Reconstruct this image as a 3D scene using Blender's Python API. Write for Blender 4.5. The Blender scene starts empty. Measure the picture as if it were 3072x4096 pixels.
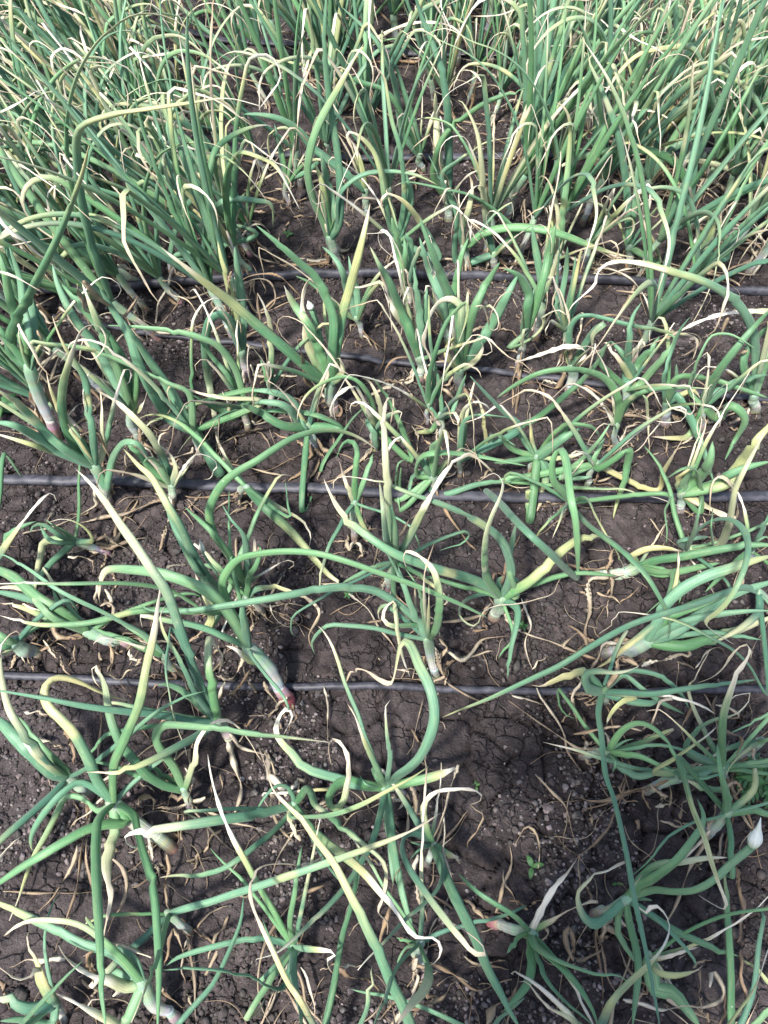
import bpy, math, random
import numpy as np
from mathutils import Vector, Matrix, Quaternion

# ------------------------------------------------------------------ camera, sky, sun, exposure
scene = bpy.context.scene
col = scene.collection
R = math.radians
CAM_H = 1.40          # a phone held at chest height
PITCH = R(55.0)       # looking down into the bed
FPX = 3130.0          # focal length in pixels of the 3072 x 4096 frame
cam_data = bpy.data.cameras.new('camera')
cam = bpy.data.objects.new('camera', cam_data)
col.objects.link(cam)
cam.location = (0, 0, CAM_H)
cam.rotation_euler = (R(90) - PITCH, 0, 0)
cam_data.sensor_fit = 'VERTICAL'
cam_data.sensor_height = 36.0
cam_data.lens = 36.0 * FPX / 4096.0
cam_data.clip_start = 0.02
cam_data.clip_end = 500
scene.camera = cam

SUN_EL, SUN_AZ = R(56), R(215)      # azimuth clockwise from +Y: behind and to the left of the camera
world = bpy.data.worlds.new('World'); scene.world = world
world.use_nodes = True
wn = world.node_tree.nodes; wl = world.node_tree.links
sky = wn.new('ShaderNodeTexSky'); sky.sky_type = 'NISHITA'; sky.sun_disc = False
sky.sun_elevation = SUN_EL; sky.sun_rotation = SUN_AZ
sky.air_density = 1.0; sky.dust_density = 2.0; sky.ozone_density = 1.0
bg = wn['Background']; bg.inputs['Strength'].default_value = 0.15
wl.new(sky.outputs[0], bg.inputs['Color'])
sun_data = bpy.data.lights.new('sun', 'SUN'); sun_data.energy = 3.9; sun_data.angle = R(5.0)
sun_data.color = (1.0, 0.965, 0.92)
sun = bpy.data.objects.new('sun', sun_data); col.objects.link(sun)
sdir = Vector((math.sin(SUN_AZ) * math.cos(SUN_EL), math.cos(SUN_AZ) * math.cos(SUN_EL), math.sin(SUN_EL)))
sun.rotation_euler = sdir.to_track_quat('Z', 'Y').to_euler()
scene.view_settings.view_transform = 'Standard'
scene.view_settings.look = 'None'
scene.view_settings.gamma = 1.0
scene.view_settings.use_curve_mapping = False
scene.view_settings.exposure = 1.02
scene.cycles.max_bounces = 6
scene.cycles.diffuse_bounces = 3
scene.cycles.glossy_bounces = 2
scene.cycles.transmission_bounces = 3

rng = random.Random(11)
nrng = np.random.default_rng(7)

# ------------------------------------------------------------------ helpers: turning a sight line into a place
CP, SP = math.cos(PITCH), math.sin(PITCH)
def ray(nx, ny):
    u = (nx - 1536.0) / FPX; v = (2048.0 - ny) / FPX
    return Vector((u, CP + v * SP, -SP + v * CP))
def at_z(nx, ny, z):
    d = ray(nx, ny)
    dz = min(d.z, -0.05)
    s = (CAM_H - z) / -dz
    return Vector((d.x * s, d.y * s, z))
def at_y(nx, ny, y):
    d = ray(nx, ny)
    s = y / max(d.y, 0.05)
    p = Vector((d.x * s, y, CAM_H + d.z * s))
    if p.z < 0.012: return at_z(nx, ny, 0.012)
    if p.z > 0.78: return at_z(nx, ny, 0.78)
    return p
def depth_of(p):
    return max(0.3, (p.y * CP - (p.z - CAM_H) * SP))
def project(p):
    d = depth_of(p)
    v = (p.y * SP + (p.z - CAM_H) * CP) / d
    return 1536 + FPX * p.x / d, 2048 - FPX * v

# ------------------------------------------------------------------ relief of the soil
_lat = nrng.random((256, 256))
def vnoise(x, y):
    xi = np.floor(x).astype(int); yi = np.floor(y).astype(int)
    fx = x - xi; fy = y - yi
    fx = fx * fx * (3 - 2 * fx); fy = fy * fy * (3 - 2 * fy)
    a = _lat[xi % 256, yi % 256]; b = _lat[(xi + 1) % 256, yi % 256]
    c = _lat[xi % 256, (yi + 1) % 256]; d = _lat[(xi + 1) % 256, (yi + 1) % 256]
    return (a * (1 - fx) + b * fx) * (1 - fy) + (c * (1 - fx) + d * fx) * fy
_cj = nrng.random((128, 128, 2))
def cracks(x, y, cell):
    gx = x / cell; gy = y / cell
    ix = np.floor(gx).astype(int); iy = np.floor(gy).astype(int)
    f1 = np.full(x.shape, 9.0); f2 = np.full(x.shape, 9.0)
    for ox in (-1, 0, 1):
        for oy in (-1, 0, 1):
            j = _cj[(ix + ox) % 128, (iy + oy) % 128]
            d = np.hypot(ix + ox + j[..., 0] - gx, iy + oy + j[..., 1] - gy)
            f2 = np.where(d < f1, f1, np.minimum(f2, d)); f1 = np.minimum(f1, d)
    return (f2 - f1) * cell
def soil_height(x, y):
    x = np.asarray(x, float); y = np.asarray(y, float)
    wx = x + 0.02 * vnoise(x * 18 + 3, y * 18); wy = y + 0.02 * vnoise(x * 18 + 50, y * 18 + 9)
    h = 0.022 * (vnoise(x * 2.2 + 40, y * 2.2 + 40) - .5) + 0.014 * (vnoise(x * 7 + 9, y * 7 + 80) - .5)
    rough = np.clip((vnoise(x * 5 + 70, y * 5 + 31) - .3) * 2.0, .25, 1.0)
    h += rough * (0.015 * (vnoise(wx * 24, wy * 24) - .5) + 0.016 * np.abs(vnoise(wx * 45, wy * 45) - .5) + 0.011 * (vnoise(wx * 75, wy * 75) - .5) + 0.006 * (vnoise(wx * 150, wy * 150) - .5))
    c = cracks(wx, wy, 0.075)
    m = np.clip((vnoise(x * 4 + 11, y * 4 + 61) - .22) * 4, 0, 1)
    h -= m * 0.018 * np.clip(1 - c / 0.0065, 0, 1)
    return h
def soil_z(x, y):
    return float(soil_height(np.array([x]), np.array([y]))[0])

# ------------------------------------------------------------------ materials
def new_mat(name):
    m = bpy.data.materials.new(name); m.use_nodes = True
    return m, m.node_tree.nodes, m.node_tree.links, m.node_tree.nodes['Principled BSDF']
def math_node(n, l, op, a, b=None):
    k = n.new('ShaderNodeMath'); k.operation = op
    for i, q in enumerate((a, b)):
        if q is None: continue
        if isinstance(q, (int, float)): k.inputs[i].default_value = q
        else: l.new(q, k.inputs[i])
    return k.outputs[0]
def mix_col(n, l, fac, a, b, blend='MIX'):
    k = n.new('ShaderNodeMix'); k.data_type = 'RGBA'; k.blend_type = blend
    for sock, q in ((k.inputs['Factor'], fac), (k.inputs['A'], a), (k.inputs['B'], b)):
        if isinstance(q, (int, float)): sock.default_value = q
        elif isinstance(q, tuple): sock.default_value = (*q, 1) if len(q) == 3 else q
        else: l.new(q, sock)
    return k.outputs['Result']
def ramp(n, l, fac, stops):
    k = n.new('ShaderNodeValToRGB'); l.new(fac, k.inputs[0])
    e = k.color_ramp.elements
    while len(e) < len(stops): e.new(.5)
    for q, (p, c) in zip(e, stops): q.position = p; q.color = (*c, 1)
    return k.outputs[0]
def noise_node(n, l, vec, scale, detail=4, rough=.55):
    k = n.new('ShaderNodeTexNoise'); k.inputs['Scale'].default_value = scale
    k.inputs['Detail'].default_value = detail; k.inputs['Roughness'].default_value = rough
    if vec is not None: l.new(vec, k.inputs['Vector'])
    return k.outputs['Fac']

def make_leaf_material():
    m, n, l, b = new_mat('onion_leaf')
    ca = n.new('ShaderNodeAttribute'); ca.attribute_name = 'leafcol'
    sa = n.new('ShaderNodeAttribute'); sa.attribute_name = 'st'
    mp = n.new('ShaderNodeMapping'); l.new(sa.outputs['Vector'], mp.inputs['Vector']); mp.inputs['Scale'].default_value = (10, 26, 1)
    streak = noise_node(n, l, mp.outputs[0], 1.0, 3)
    mp2 = n.new('ShaderNodeMapping'); l.new(sa.outputs['Vector'], mp2.inputs['Vector']); mp2.inputs['Scale'].default_value = (260, 3.2, 1)
    speck = noise_node(n, l, mp2.outputs[0], 1.0, 2)
    mp3 = n.new('ShaderNodeMapping'); l.new(sa.outputs['Vector'], mp3.inputs['Vector']); mp3.inputs['Scale'].default_value = (40, 2.5, 1)
    blot = noise_node(n, l, mp3.outputs[0], 1.0, 4)
    c1 = mix_col(n, l, 1.0, ca.outputs['Color'], ramp(n, l, streak, [(.28, (.66, .70, .70)), (.72, (1.32, 1.28, 1.24))]), 'MULTIPLY')
    c2 = mix_col(n, l, ramp(n, l, blot, [(.52, (0, 0, 0)), (.72, (.45, .45, .45))]), c1, mix_col(n, l, .4, c1, (.50, .50, .22)))
    c3 = mix_col(n, l, ramp(n, l, speck, [(.70, (0, 0, 0)), (.76, (.55, .55, .55))]), c2, (.62, .66, .50))
    l.new(c3, b.inputs['Base Color'])
    b.inputs['Roughness'].default_value = .40
    b.inputs['Sheen Weight'].default_value = .12; b.inputs['Sheen Roughness'].default_value = .5
    b.inputs['Specular IOR Level'].default_value = .42
    bp = n.new('ShaderNodeBump'); bp.inputs['Strength'].default_value = .5; bp.inputs['Distance'].default_value = .0016
    l.new(streak, bp.inputs['Height']); l.new(bp.outputs[0], b.inputs['Normal'])
    tr = n.new('ShaderNodeBsdfTranslucent'); l.new(c3, tr.inputs['Color'])
    ms = n.new('ShaderNodeMixShader'); ms.inputs[0].default_value = .16
    l.new(b.outputs[0], ms.inputs[1]); l.new(tr.outputs[0], ms.inputs[2])
    l.new(ms.outputs[0], n['Material Output'].inputs['Surface'])
    return m
LEAF = make_leaf_material()

def make_soil_material():
    m, n, l, b = new_mat('dark_clay_soil')
    tc = n.new('ShaderNodeTexCoord'); v = tc.outputs['Object']
    a = noise_node(n, l, v, 3.2, 6, .6); c = noise_node(n, l, v, 38, 8, .68); d = noise_node(n, l, v, 210, 4, .6)
    c0 = ramp(n, l, a, [(.32, (.034, .027, .027)), (.5, (.058, .047, .046)), (.68, (.098, .081, .078))])
    c1 = mix_col(n, l, .85, c0, ramp(n, l, c, [(.30, (.40, .39, .40)), (.5, (1, 1, 1)), (.70, (1.9, 1.85, 1.85))]), 'MULTIPLY')
    c2 = mix_col(n, l, ramp(n, l, d, [(.62, (0, 0, 0)), (.72, (.55, .55, .55))]), c1, (.20, .185, .18))
    l.new(c2, b.inputs['Base Color'])
    b.inputs['Roughness'].default_value = .92; b.inputs['Specular IOR Level'].default_value = .2
    vo = n.new('ShaderNodeTexVoronoi'); vo.feature = 'DISTANCE_TO_EDGE'; vo.inputs['Scale'].default_value = 24
    wp = n.new('ShaderNodeVectorMath'); wp.operation = 'ADD'
    nz = n.new('ShaderNodeTexNoise'); nz.inputs['Scale'].default_value = 40; l.new(v, nz.inputs['Vector'])
    sc = n.new('ShaderNodeVectorMath'); sc.operation = 'SCALE'; sc.inputs['Scale'].default_value = .03
    l.new(nz.outputs['Color'], sc.inputs[0]); l.new(v, wp.inputs[0]); l.new(sc.outputs[0], wp.inputs[1]); l.new(wp.outputs[0], vo.inputs['Vector'])
    crack = ramp(n, l, vo.outputs['Distance'], [(0.0, (0, 0, 0)), (.07, (1, 1, 1))])
    mask = ramp(n, l, noise_node(n, l, v, 6, 3), [(.40, (0, 0, 0)), (.52, (1, 1, 1))])
    ck = mix_col(n, l, mask, (1.0, 1.0, 1.0), crack)
    hgt = math_node(n, l, 'ADD', math_node(n, l, 'MULTIPLY', c, 1.0), math_node(n, l, 'ADD', math_node(n, l, 'MULTIPLY', d, .5), math_node(n, l, 'MULTIPLY', ck, .7)))
    bp = n.new('ShaderNodeBump'); bp.inputs['Strength'].default_value = 1.0; bp.inputs['Distance'].default_value = .013
    l.new(hgt, bp.inputs['Height']); l.new(bp.outputs[0], b.inputs['Normal'])
    return m
SOIL = make_soil_material()

def make_crumb_material():
    m, n, l, b = new_mat('soil_crumbs')
    ca = n.new('ShaderNodeAttribute'); ca.attribute_name = 'leafcol'
    tc = n.new('ShaderNodeTexCoord')
    c = noise_node(n, l, tc.outputs['Object'], 160, 4)
    l.new(mix_col(n, l, 1.0, ca.outputs['Color'], ramp(n, l, c, [(.3, (.6, .6, .6)), (.7, (1.35, 1.35, 1.35))]), 'MULTIPLY'), b.inputs['Base Color'])
    b.inputs['Roughness'].default_value = .95; b.inputs['Specular IOR Level'].default_value = .15
    bp = n.new('ShaderNodeBump'); bp.inputs['Strength'].default_value = .7; bp.inputs['Distance'].default_value = .002
    l.new(c, bp.inputs['Height']); l.new(bp.outputs[0], b.inputs['Normal'])
    return m
CRUMB = make_crumb_material()

def make_pipe_material():
    m, n, l, b = new_mat('black_polyethylene')
    tc = n.new('ShaderNodeTexCoord'); v = tc.outputs['Object']
    d = noise_node(n, l, v, 9, 6, .7); e = noise_node(n, l, v, 70, 5, .6)
    base = ramp(n, l, e, [(.3, (.016, .016, .022)), (.7, (.040, .040, .052))])
    dust = ramp(n, l, math_node(n, l, 'ADD', math_node(n, l, 'MULTIPLY', d, .7), math_node(n, l, 'MULTIPLY', e, .35)), [(.48, (.03, .03, .03)), (.68, (.5, .5, .5))])
    l.new(mix_col(n, l, dust, base, (.13, .127, .15)), b.inputs['Base Color'])
    rr = math_node(n, l, 'ADD', math_node(n, l, 'MULTIPLY', e, .3), .42)
    l.new(rr, b.inputs['Roughness'])
    bp = n.new('ShaderNodeBump'); bp.inputs['Strength'].default_value = .2; bp.inputs['Distance'].default_value = .002
    l.new(e, bp.inputs['Height']); l.new(bp.outputs[0], b.inputs['Normal'])
    return m
PIPE = make_pipe_material()

# ------------------------------------------------------------------ mesh builders
def catmull(pts, per):
    p = [pts[0] + (pts[0] - pts[1]) * .5] + list(pts) + [pts[-1] + (pts[-1] - pts[-2]) * .5]
    out = []
    for i in range(1, len(p) - 2):
        a, b, c, d = p[i - 1], p[i], p[i + 1], p[i + 2]
        for k in range(per):
            t = k / per
            out.append(.5 * ((2 * b) + (c - a) * t + (2 * a - 5 * b + 4 * c - d) * t * t + (3 * b - a - 3 * c + d) * t ** 3))
    out.append(pts[-1].copy())
    return out
def resample(pts, n):
    L = [0.0]
    for a, b in zip(pts, pts[1:]): L.append(L[-1] + (b - a).length)
    tot = L[-1] or 1e-6
    out = []; j = 0
    for i in range(n):
        s = tot * i / (n - 1)
        while j < len(L) - 2 and L[j + 1] < s: j += 1
        f = (s - L[j]) / max(1e-9, L[j + 1] - L[j])
        out.append(pts[j].lerp(pts[j + 1], min(1, max(0, f))))
    return out, tot
def sweep(path, half_w, half_t, twist, cols, ring=8, groove=0.0, cap=True, wide=None):
    """a tube along path: half_w/half_t per sample, twist per sample, colour per sample"""
    n = len(path); V = []; C = []; S = []
    T = [(path[min(i + 1, n - 1)] - path[max(i - 1, 0)]).normalized() for i in range(n)]
    ref = wide if wide is not None else T[0].cross(Vector((0, -.55, .83)))
    if ref.length < .15: ref = Vector((1, 0, 0))
    ref = (ref - T[0] * ref.dot(T[0]))
    if ref.length < 1e-4: ref = T[0].orthogonal()
    ref.normalize()
    s = 0.0; off = rng.random() * 40
    for i in range(n):
        if i:
            ref = T[i - 1].rotation_difference(T[i]) @ ref
            ref = (ref - T[i] * ref.dot(T[i])).normalized()
            s += (path[i] - path[i - 1]).length
        bi = T[i].cross(ref)
        ct, stt = math.cos(twist[i]), math.sin(twist[i])
        A = ref * ct + bi * stt; B = bi * ct - ref * stt
        for k in range(ring):
            a = 2 * math.pi * k / ring
            q = 1.0
            x, y = math.cos(a) * half_w[i], math.sin(a) * half_t[i]
            if groove and math.sin(a) > .5: y *= 1 - groove * 1.6
            v = path[i] + A * x + B * y
            V.append((v.x, v.y, v.z)); C.append((*(cols(i, k) if callable(cols) else cols[i]), 1.0)); S.append((s + off, k / ring * 2 if k <= ring / 2 else (ring - k) / ring * 2, off))
    F = []
    for i in range(n - 1):
        for k in range(ring):
            k2 = (k + 1) % ring
            F.append((i * ring + k, i * ring + k2, (i + 1) * ring + k2, (i + 1) * ring + k))
    if cap:
        F.append(tuple(range(ring - 1, -1, -1))); F.append(tuple((n - 1) * ring + k for k in range(ring)))
    return V, F, C, S
def mesh_from(name, V, F, C, S, mat):
    me = bpy.data.meshes.new(name); me.from_pydata(V, [], F)
    ca = me.attributes.new('leafcol', 'FLOAT_COLOR', 'POINT'); ca.data.foreach_set('color', np.array(C, np.float32).ravel())
    if S is not None:
        sa = me.attributes.new('st', 'FLOAT_VECTOR', 'POINT'); sa.data.foreach_set('vector', np.array(S, np.float32).ravel())
    me.polygons.foreach_set('use_smooth', [True] * len(me.polygons))
    me.materials.append(mat); me.update()
    return me
def obj(name, me, parent=None, loc=None):
    o = bpy.data.objects.new(name, me); col.objects.link(o)
    if parent is not None: o.parent = parent
    if loc is not None: o.location = loc
    return o
def tag(o, label=None, cat=None, group=None, kind=None):
    for k, v in (('label', label), ('category', cat), ('group', group), ('kind', kind)):
        if v: o[k] = v
    return o

GREENS = [(.124, .276, .158), (.097, .235, .143), (.148, .302, .190), (.128, .282, .120), (.170, .325, .160), (.077, .197, .132), (.105, .258, .105), (.084, .216, .100)]
def lerp3(a, b, t): return tuple(x + (y - x) * t for x, y in zip(a, b))
def smooth(a, b, t):
    if b <= a: return float(t >= b)
    t = min(1, max(0, (t - a) / (b - a))); return t * t * (3 - 2 * t)
STRAW = [(.80, .72, .58), (.76, .66, .50), (.84, .78, .66), (.68, .56, .41)]
TAN = [(.33, .22, .13), (.42, .31, .20), (.24, .155, .095), (.50, .40, .28)]
def leaf_colors(n, g, s, r, ring):
    """green, going yellow and then to straw unevenly, in streaks and patches"""
    green = r.choice(GREENS); f = r.uniform(.82, 1.15); green = tuple(c * f for c in green)
    yel = r.choice([(.48, .49, .22), (.60, .58, .36), (.44, .47, .22), (.60, .54, .26), (.54, .53, .31)])
    straw = r.choice(STRAW); brown = r.choice([(.36, .23, .12), (.46, .33, .19), (.28, .18, .10)])
    strk = [r.uniform(-1, 1) for _ in range(ring)]
    patch = [r.uniform(-1, 1) for _ in range(n)]
    patch = [(patch[max(0, i - 1)] + patch[i] + patch[min(n - 1, i + 1)]) / 2 for i in range(n)]
    amp = r.uniform(.03, .09); bend = r.uniform(.3, .9) if r.random() < .4 else 9
    browning = r.uniform(.55, 1.1)
    def at(i, k):
        t0 = i / (n - 1); t = t0 + amp * (strk[k] * .8 + patch[i] * .7)
        c = lerp3(green, (.20, .37, .20), .35 * smooth(.1, .8, t0))
        if g < 1.05: c = lerp3(c, yel, smooth(g - .20, min(s, g + .16), t) * .9)
        if abs(t0 - bend) < .03 and g < 1.05: c = lerp3(c, yel, .6)
        if s < 1.2:
            d = smooth(s - .13, s + .01, t); c = lerp3(c, straw, d)
            if d > .5: c = lerp3(c, brown, min(.85, max(0, (patch[i] * .35 + (t0 - s) / max(.05, 1 - s) * browning - .25))))
        f = 1 + .05 * patch[i]
        return tuple(x * f for x in c)
    return at
def leaf_mesh(pts, width, g, s, r, cut=False, ring=8, dens=1.0, tap=None):
    """a hollow, somewhat flattened onion leaf along 3-D points; past s it is a dry, twisted ribbon"""
    path = catmull(pts, 6)
    tot = sum((b - a).length for a, b in zip(path, path[1:]))
    n = int(max(12, min(64, tot / .011 * dens)))
    path, tot = resample(path, n)
    hw, ht, tw = [], [], []
    flat = r.uniform(.48, .78); ph = r.uniform(0, 6); twr = r.uniform(-1.6, 1.6); tws = r.uniform(-5, 5)
    crk = r.uniform(3, 9); blunt = r.uniform(.15, .9)
    pin = [r.uniform(.2, .95) for _ in range(r.choice([0, 1, 1, 2, 3]))]      # places where the hollow leaf is creased flat
    for p in pin:
        i = int(p * (n - 1)); k = width * r.uniform(.1, .35)
        if 1 < i < n - 2: path[i] = path[i] + Vector((r.uniform(-k, k), r.uniform(-k, k), r.uniform(-k, k) * .5))
    for i in range(n):
        t = i / (n - 1)
        w = width * .50 * (.84 + .16 * smooth(0, .12, t))
        end = .55 if cut else 1.0
        w *= (1 - (.5 - .5 * blunt) * t - (.42 + .40 * blunt) * t ** 5) if not cut else 1 - .18 * t
        dry = smooth(s - .12, s + .03, t) if s < 1.2 else 0
        if not cut and t > .97: w *= max(.12, (1 - t) / .03)
        if g < 1.05: w *= 1 - .14 * smooth(g - .12, min(1, s), t)
        w *= 1 - dry * (.32 + .2 * math.sin(crk * 9 * t + ph) + .1 * math.sin(crk * 23 * t))
        th = w * (flat * (1 - dry) + .10 * dry)
        th *= 1 + .06 * math.sin(17 * t + ph)
        for p in pin:
            q = max(0, 1 - abs(t - p) / .035); th *= 1 - .5 * q; w *= 1 + .07 * q
        w *= 1 + .03 * math.sin(41 * t + ph * 3)
        if .0 < s - .25 < t < s: th *= .75
        hw.append(w); ht.append(max(th, .0007)); tw.append(.25 * math.sin(5 * t + ph) + twr * t * .3 + tws * dry * (t - s))
    V, F, C, S = sweep(path, hw, ht, tw, leaf_colors(n, g, s, r, ring), ring, groove=r.choice([0, 0, .15, .35]))
    return V, F, C, S
def dry_mesh(pts, width, r, ring=4, pale=None):
    path = catmull(pts, 6)
    # kinks of a shrivelled leaf
    tot = sum((b - a).length for a, b in zip(path, path[1:]))
    n = int(max(9, min(44, tot / .009)))
    path, tot = resample(path, n)
    k = width * .22; f1, f2, q1, q2 = r.uniform(5, 16), r.uniform(5, 16), r.uniform(0, 6), r.uniform(0, 6)
    for i in range(1, n - 1):
        t = i / n
        path[i] = path[i] + Vector((k * math.sin(f1 * t + q1), k * math.sin(f2 * t + q2), k * .5 * (1 + math.sin(f1 * t + q2)))) * min(1, 4 * t * (1 - t) * 1.5)
    c0 = pale if pale else r.choice(TAN + STRAW[:2]); c1 = r.choice(TAN)
    hw, ht, tw, cc = [], [], [], []
    a, b, ph = r.uniform(-7, 7), r.uniform(3, 8), r.uniform(0, 6)
    for i in range(n):
        t = i / (n - 1)
        w = width * .42 * (1 - .6 * t * t) * (1 + .22 * math.sin(b * 4 * t + ph)) * (.4 + .6 * smooth(0, .1, t))
        if t > .94: w *= max(.2, (1 - t) / .06)
        hw.append(max(w, .0008)); ht.append(max(.0005, w * .09)); tw.append(a * .6 * t + .9 * math.sin(b * t + ph))
        f = r.uniform(.68, 1.2)
        cc.append(tuple(x * f for x in lerp3(c0, c1, t)))
    return sweep(path, hw, ht, tw, cc, ring)
def shift(V, o): return [(x - o.x, y - o.y, z - o.z) for x, y, z in V]

# ------------------------------------------------------------------ the ground
def build_ground():
    def graded(lo, hi, step, far, grow=1.035):
        a = list(np.arange(lo, hi, step)); s = step
        while a[-1] < far: s *= grow; a.append(a[-1] + s)
        return a
    xp = graded(0, .95, .0055, 60)
    xs = np.array([-x for x in xp[:0:-1]] + xp)
    ys = np.array(graded(-.05, 1.55, .0055, 60, 1.014))
    yb = [-.06]; s = .006
    while yb[-1] > -30: s *= 1.2; yb.append(yb[-1] - s)
    ys = np.concatenate([np.array(yb[::-1]), ys])
    X, Y = np.meshgrid(xs, ys); Z = soil_height(X, Y)
    fade = np.clip((8 - np.hypot(X, Y)) / 4, 0, 1); Z = Z * fade
    nx, ny = len(xs), len(ys)
    me = bpy.data.meshes.new('ground')
    me.vertices.add(nx * ny); me.vertices.foreach_set('co', np.stack([X, Y, Z], -1).astype(np.float32).ravel())
    i = np.arange((ny - 1) * (nx - 1)); r_, c_ = i // (nx - 1), i % (nx - 1)
    q = np.stack([r_ * nx + c_, r_ * nx + c_ + 1, (r_ + 1) * nx + c_ + 1, (r_ + 1) * nx + c_], -1)
    me.loops.add(q.size); me.loops.foreach_set('vertex_index', q.ravel().astype(np.int32))
    me.polygons.add(len(q)); me.polygons.foreach_set('loop_start', (np.arange(len(q)) * 4).astype(np.int32))
    me.polygons.foreach_set('loop_total', np.full(len(q), 4, np.int32))
    me.update(calc_edges=True)
    me.polygons.foreach_set('use_smooth', np.ones(len(q), bool))
    me.materials.append(SOIL)
    o = obj('ground', me); o['kind'] = 'structure'
build_ground()

def build_crumbs(name, label, count, rmin, rmax, ymax, seed, pale):
    """loose soil aggregates, too many to count"""
    g = np.random.default_rng(seed)
    t = (1 + 5 ** .5) / 2
    ico = np.array([(-1, t, 0), (1, t, 0), (-1, -t, 0), (1, -t, 0), (0, -1, t), (0, 1, t), (0, -1, -t), (0, 1, -t), (t, 0, -1), (t, 0, 1), (-t, 0, -1), (-t, 0, 1)], float)
    ico /= np.linalg.norm(ico[0])
    fac = np.array([(0, 11, 5), (0, 5, 1), (0, 1, 7), (0, 7, 10), (0, 10, 11), (1, 5, 9), (5, 11, 4), (11, 10, 2), (10, 7, 6), (7, 1, 8), (3, 9, 4), (3, 4, 2), (3, 2, 6), (3, 6, 8), (3, 8, 9), (4, 9, 5), (2, 4, 11), (6, 2, 10), (8, 6, 7), (9, 8, 1)])
    y = -.02 + (ymax + .02) * g.random(count * 5) ** 1.35; x = (g.random(count * 5) * 2 - 1) * (.85 + y * .45)
    m = vnoise(x * 6 + 30, y * 6 + 12) * .6 + vnoise(x * 22 + 3, y * 22 + 9) * .4
    keep = np.nonzero(m > g.random(count * 5) * .26 + .42)[0][:count]
    x, y = x[keep], y[keep]; k = len(x)
    rad = rmin * (rmax / rmin) ** (g.random(k) ** 1.6)
    z = soil_height(x, y) + rad * .25
    P = ico[None] * (1 + .95 * (g.random((k, 12, 1)) - .5)) * rad[:, None, None] * (1 + .5 * (g.random((k, 1, 3)) - .5)) * np.array([1, 1, .72])
    P += np.stack([x, y, z], -1)[:, None]
    tone = (.050 + .22 * g.random(k) ** 2.6 * pale * np.clip((vnoise(x * 3.1 + 17, y * 3.1 + 4) - .25) * 2.2, .15, 1))[:, None] * np.array([1.0, .86, .82]) * (1 + .1 * (g.random((k, 3)) - .5))
    C = np.repeat(np.concatenate([tone, np.ones((k, 1))], -1), 12, 0).astype(np.float32)
    Fx = (fac[None] + 12 * np.arange(k)[:, None, None]).reshape(-1, 3)
    me = bpy.data.meshes.new(name); me.vertices.add(k * 12); me.vertices.foreach_set('co', P.astype(np.float32).ravel())
    me.loops.add(Fx.size); me.loops.foreach_set('vertex_index', Fx.ravel().astype(np.int32))
    me.polygons.add(len(Fx)); me.polygons.foreach_set('loop_start', (np.arange(len(Fx)) * 3).astype(np.int32)); me.polygons.foreach_set('loop_total', np.full(len(Fx), 3, np.int32))
    me.update(calc_edges=True)
    ca = me.attributes.new('leafcol', 'FLOAT_COLOR', 'POINT'); ca.data.foreach_set('color', C.ravel())
    me.materials.append(CRUMB)
    tag(obj(name, me), label, 'soil', kind='stuff')
build_crumbs('soil_crumbs', 'fine grey brown soil crumbs strewn between the onion plants', 42000, .0015, .0056, 2.6, 3, 1.0)
build_crumbs('soil_clods', 'larger dark clods of dried soil between the onion plants', 2200, .004, .010, 3.0, 5, .6)

# ------------------------------------------------------------------ drip pipes
def pipe(pts, diam, squash, label):
    P = [at_z(x, y, .0) for x, y in pts]
    a = P[0] + (P[0] - P[1]).normalized() * 1.2; b = P[-1] + (P[-1] - P[-2]).normalized() * 1.2
    P = [a] + P + [b]
    path, tot = resample(catmull(P, 8), 120)
    for i, p in enumerate(path):
        p.z = sum(soil_z(p.x + q, p.y) for q in (-.04, -.02, 0, .02, .04)) / 5 + diam * .5 * squash + .003 + .002 * math.sin(i * .35)
    n = len(path)
    V, F, C, S = sweep(path, [diam * .5] * n, [diam * .5 * squash] * n, [0.0] * n, [(.02, .02, .02)] * n, 14, wide=Vector((0, 1, 0)))
    o0 = path[n // 2].copy(); o0.z = 0
    me = mesh_from('drip_pipe', shift(V, o0), F, C, S, PIPE)
    tag(obj('drip_pipe', me, loc=o0), label, 'drip pipe', 'black drip pipes laid across the bed')
pipe([(0, 2718), (330, 2728), (700, 2750), (1394, 2764), (2100, 2768), (3035, 2764)], .0145, .92, 'thin black drip pipe crossing open soil beside the fallen, top-down onion plants')
pipe([(0, 1930), (330, 1940), (580, 1950), (1086, 1962), (1641, 2003), (2480, 2011), (3072, 2005)], .025, .75, 'thick dusty black drip pipe just behind the short bushy onion plants')
pipe([(400, 1310), (574, 1352), (1000, 1395), (1370, 1444), (1660, 1472), (2037, 1509), (2500, 1565), (3072, 1618)], .0165, .85, 'thin drip pipe running askew, closing on the thick straight pipe behind it')
pipe([(350, 1160), (463, 1157), (1000, 1135), (1296, 1120), (1750, 1122), (2407, 1130), (3020, 1176)], .030, .72, 'wide grey drip pipe with pale dust patches lying behind the skewed thin pipe')
pipe([(300, 590), (900, 618), (1203, 630), (1700, 640), (2300, 640), (2850, 620)], .028, .7, 'grey drip pipe half hidden by the upright onion leaves, before the pale farthest pipe')
pipe([(0, 18), (330, 62), (765, 148), (1150, 185), (1700, 225), (2548, 228), (3035, 191)], .030, .6, 'pale blue grey drip pipe farthest back among the densest onion leaves')
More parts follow.
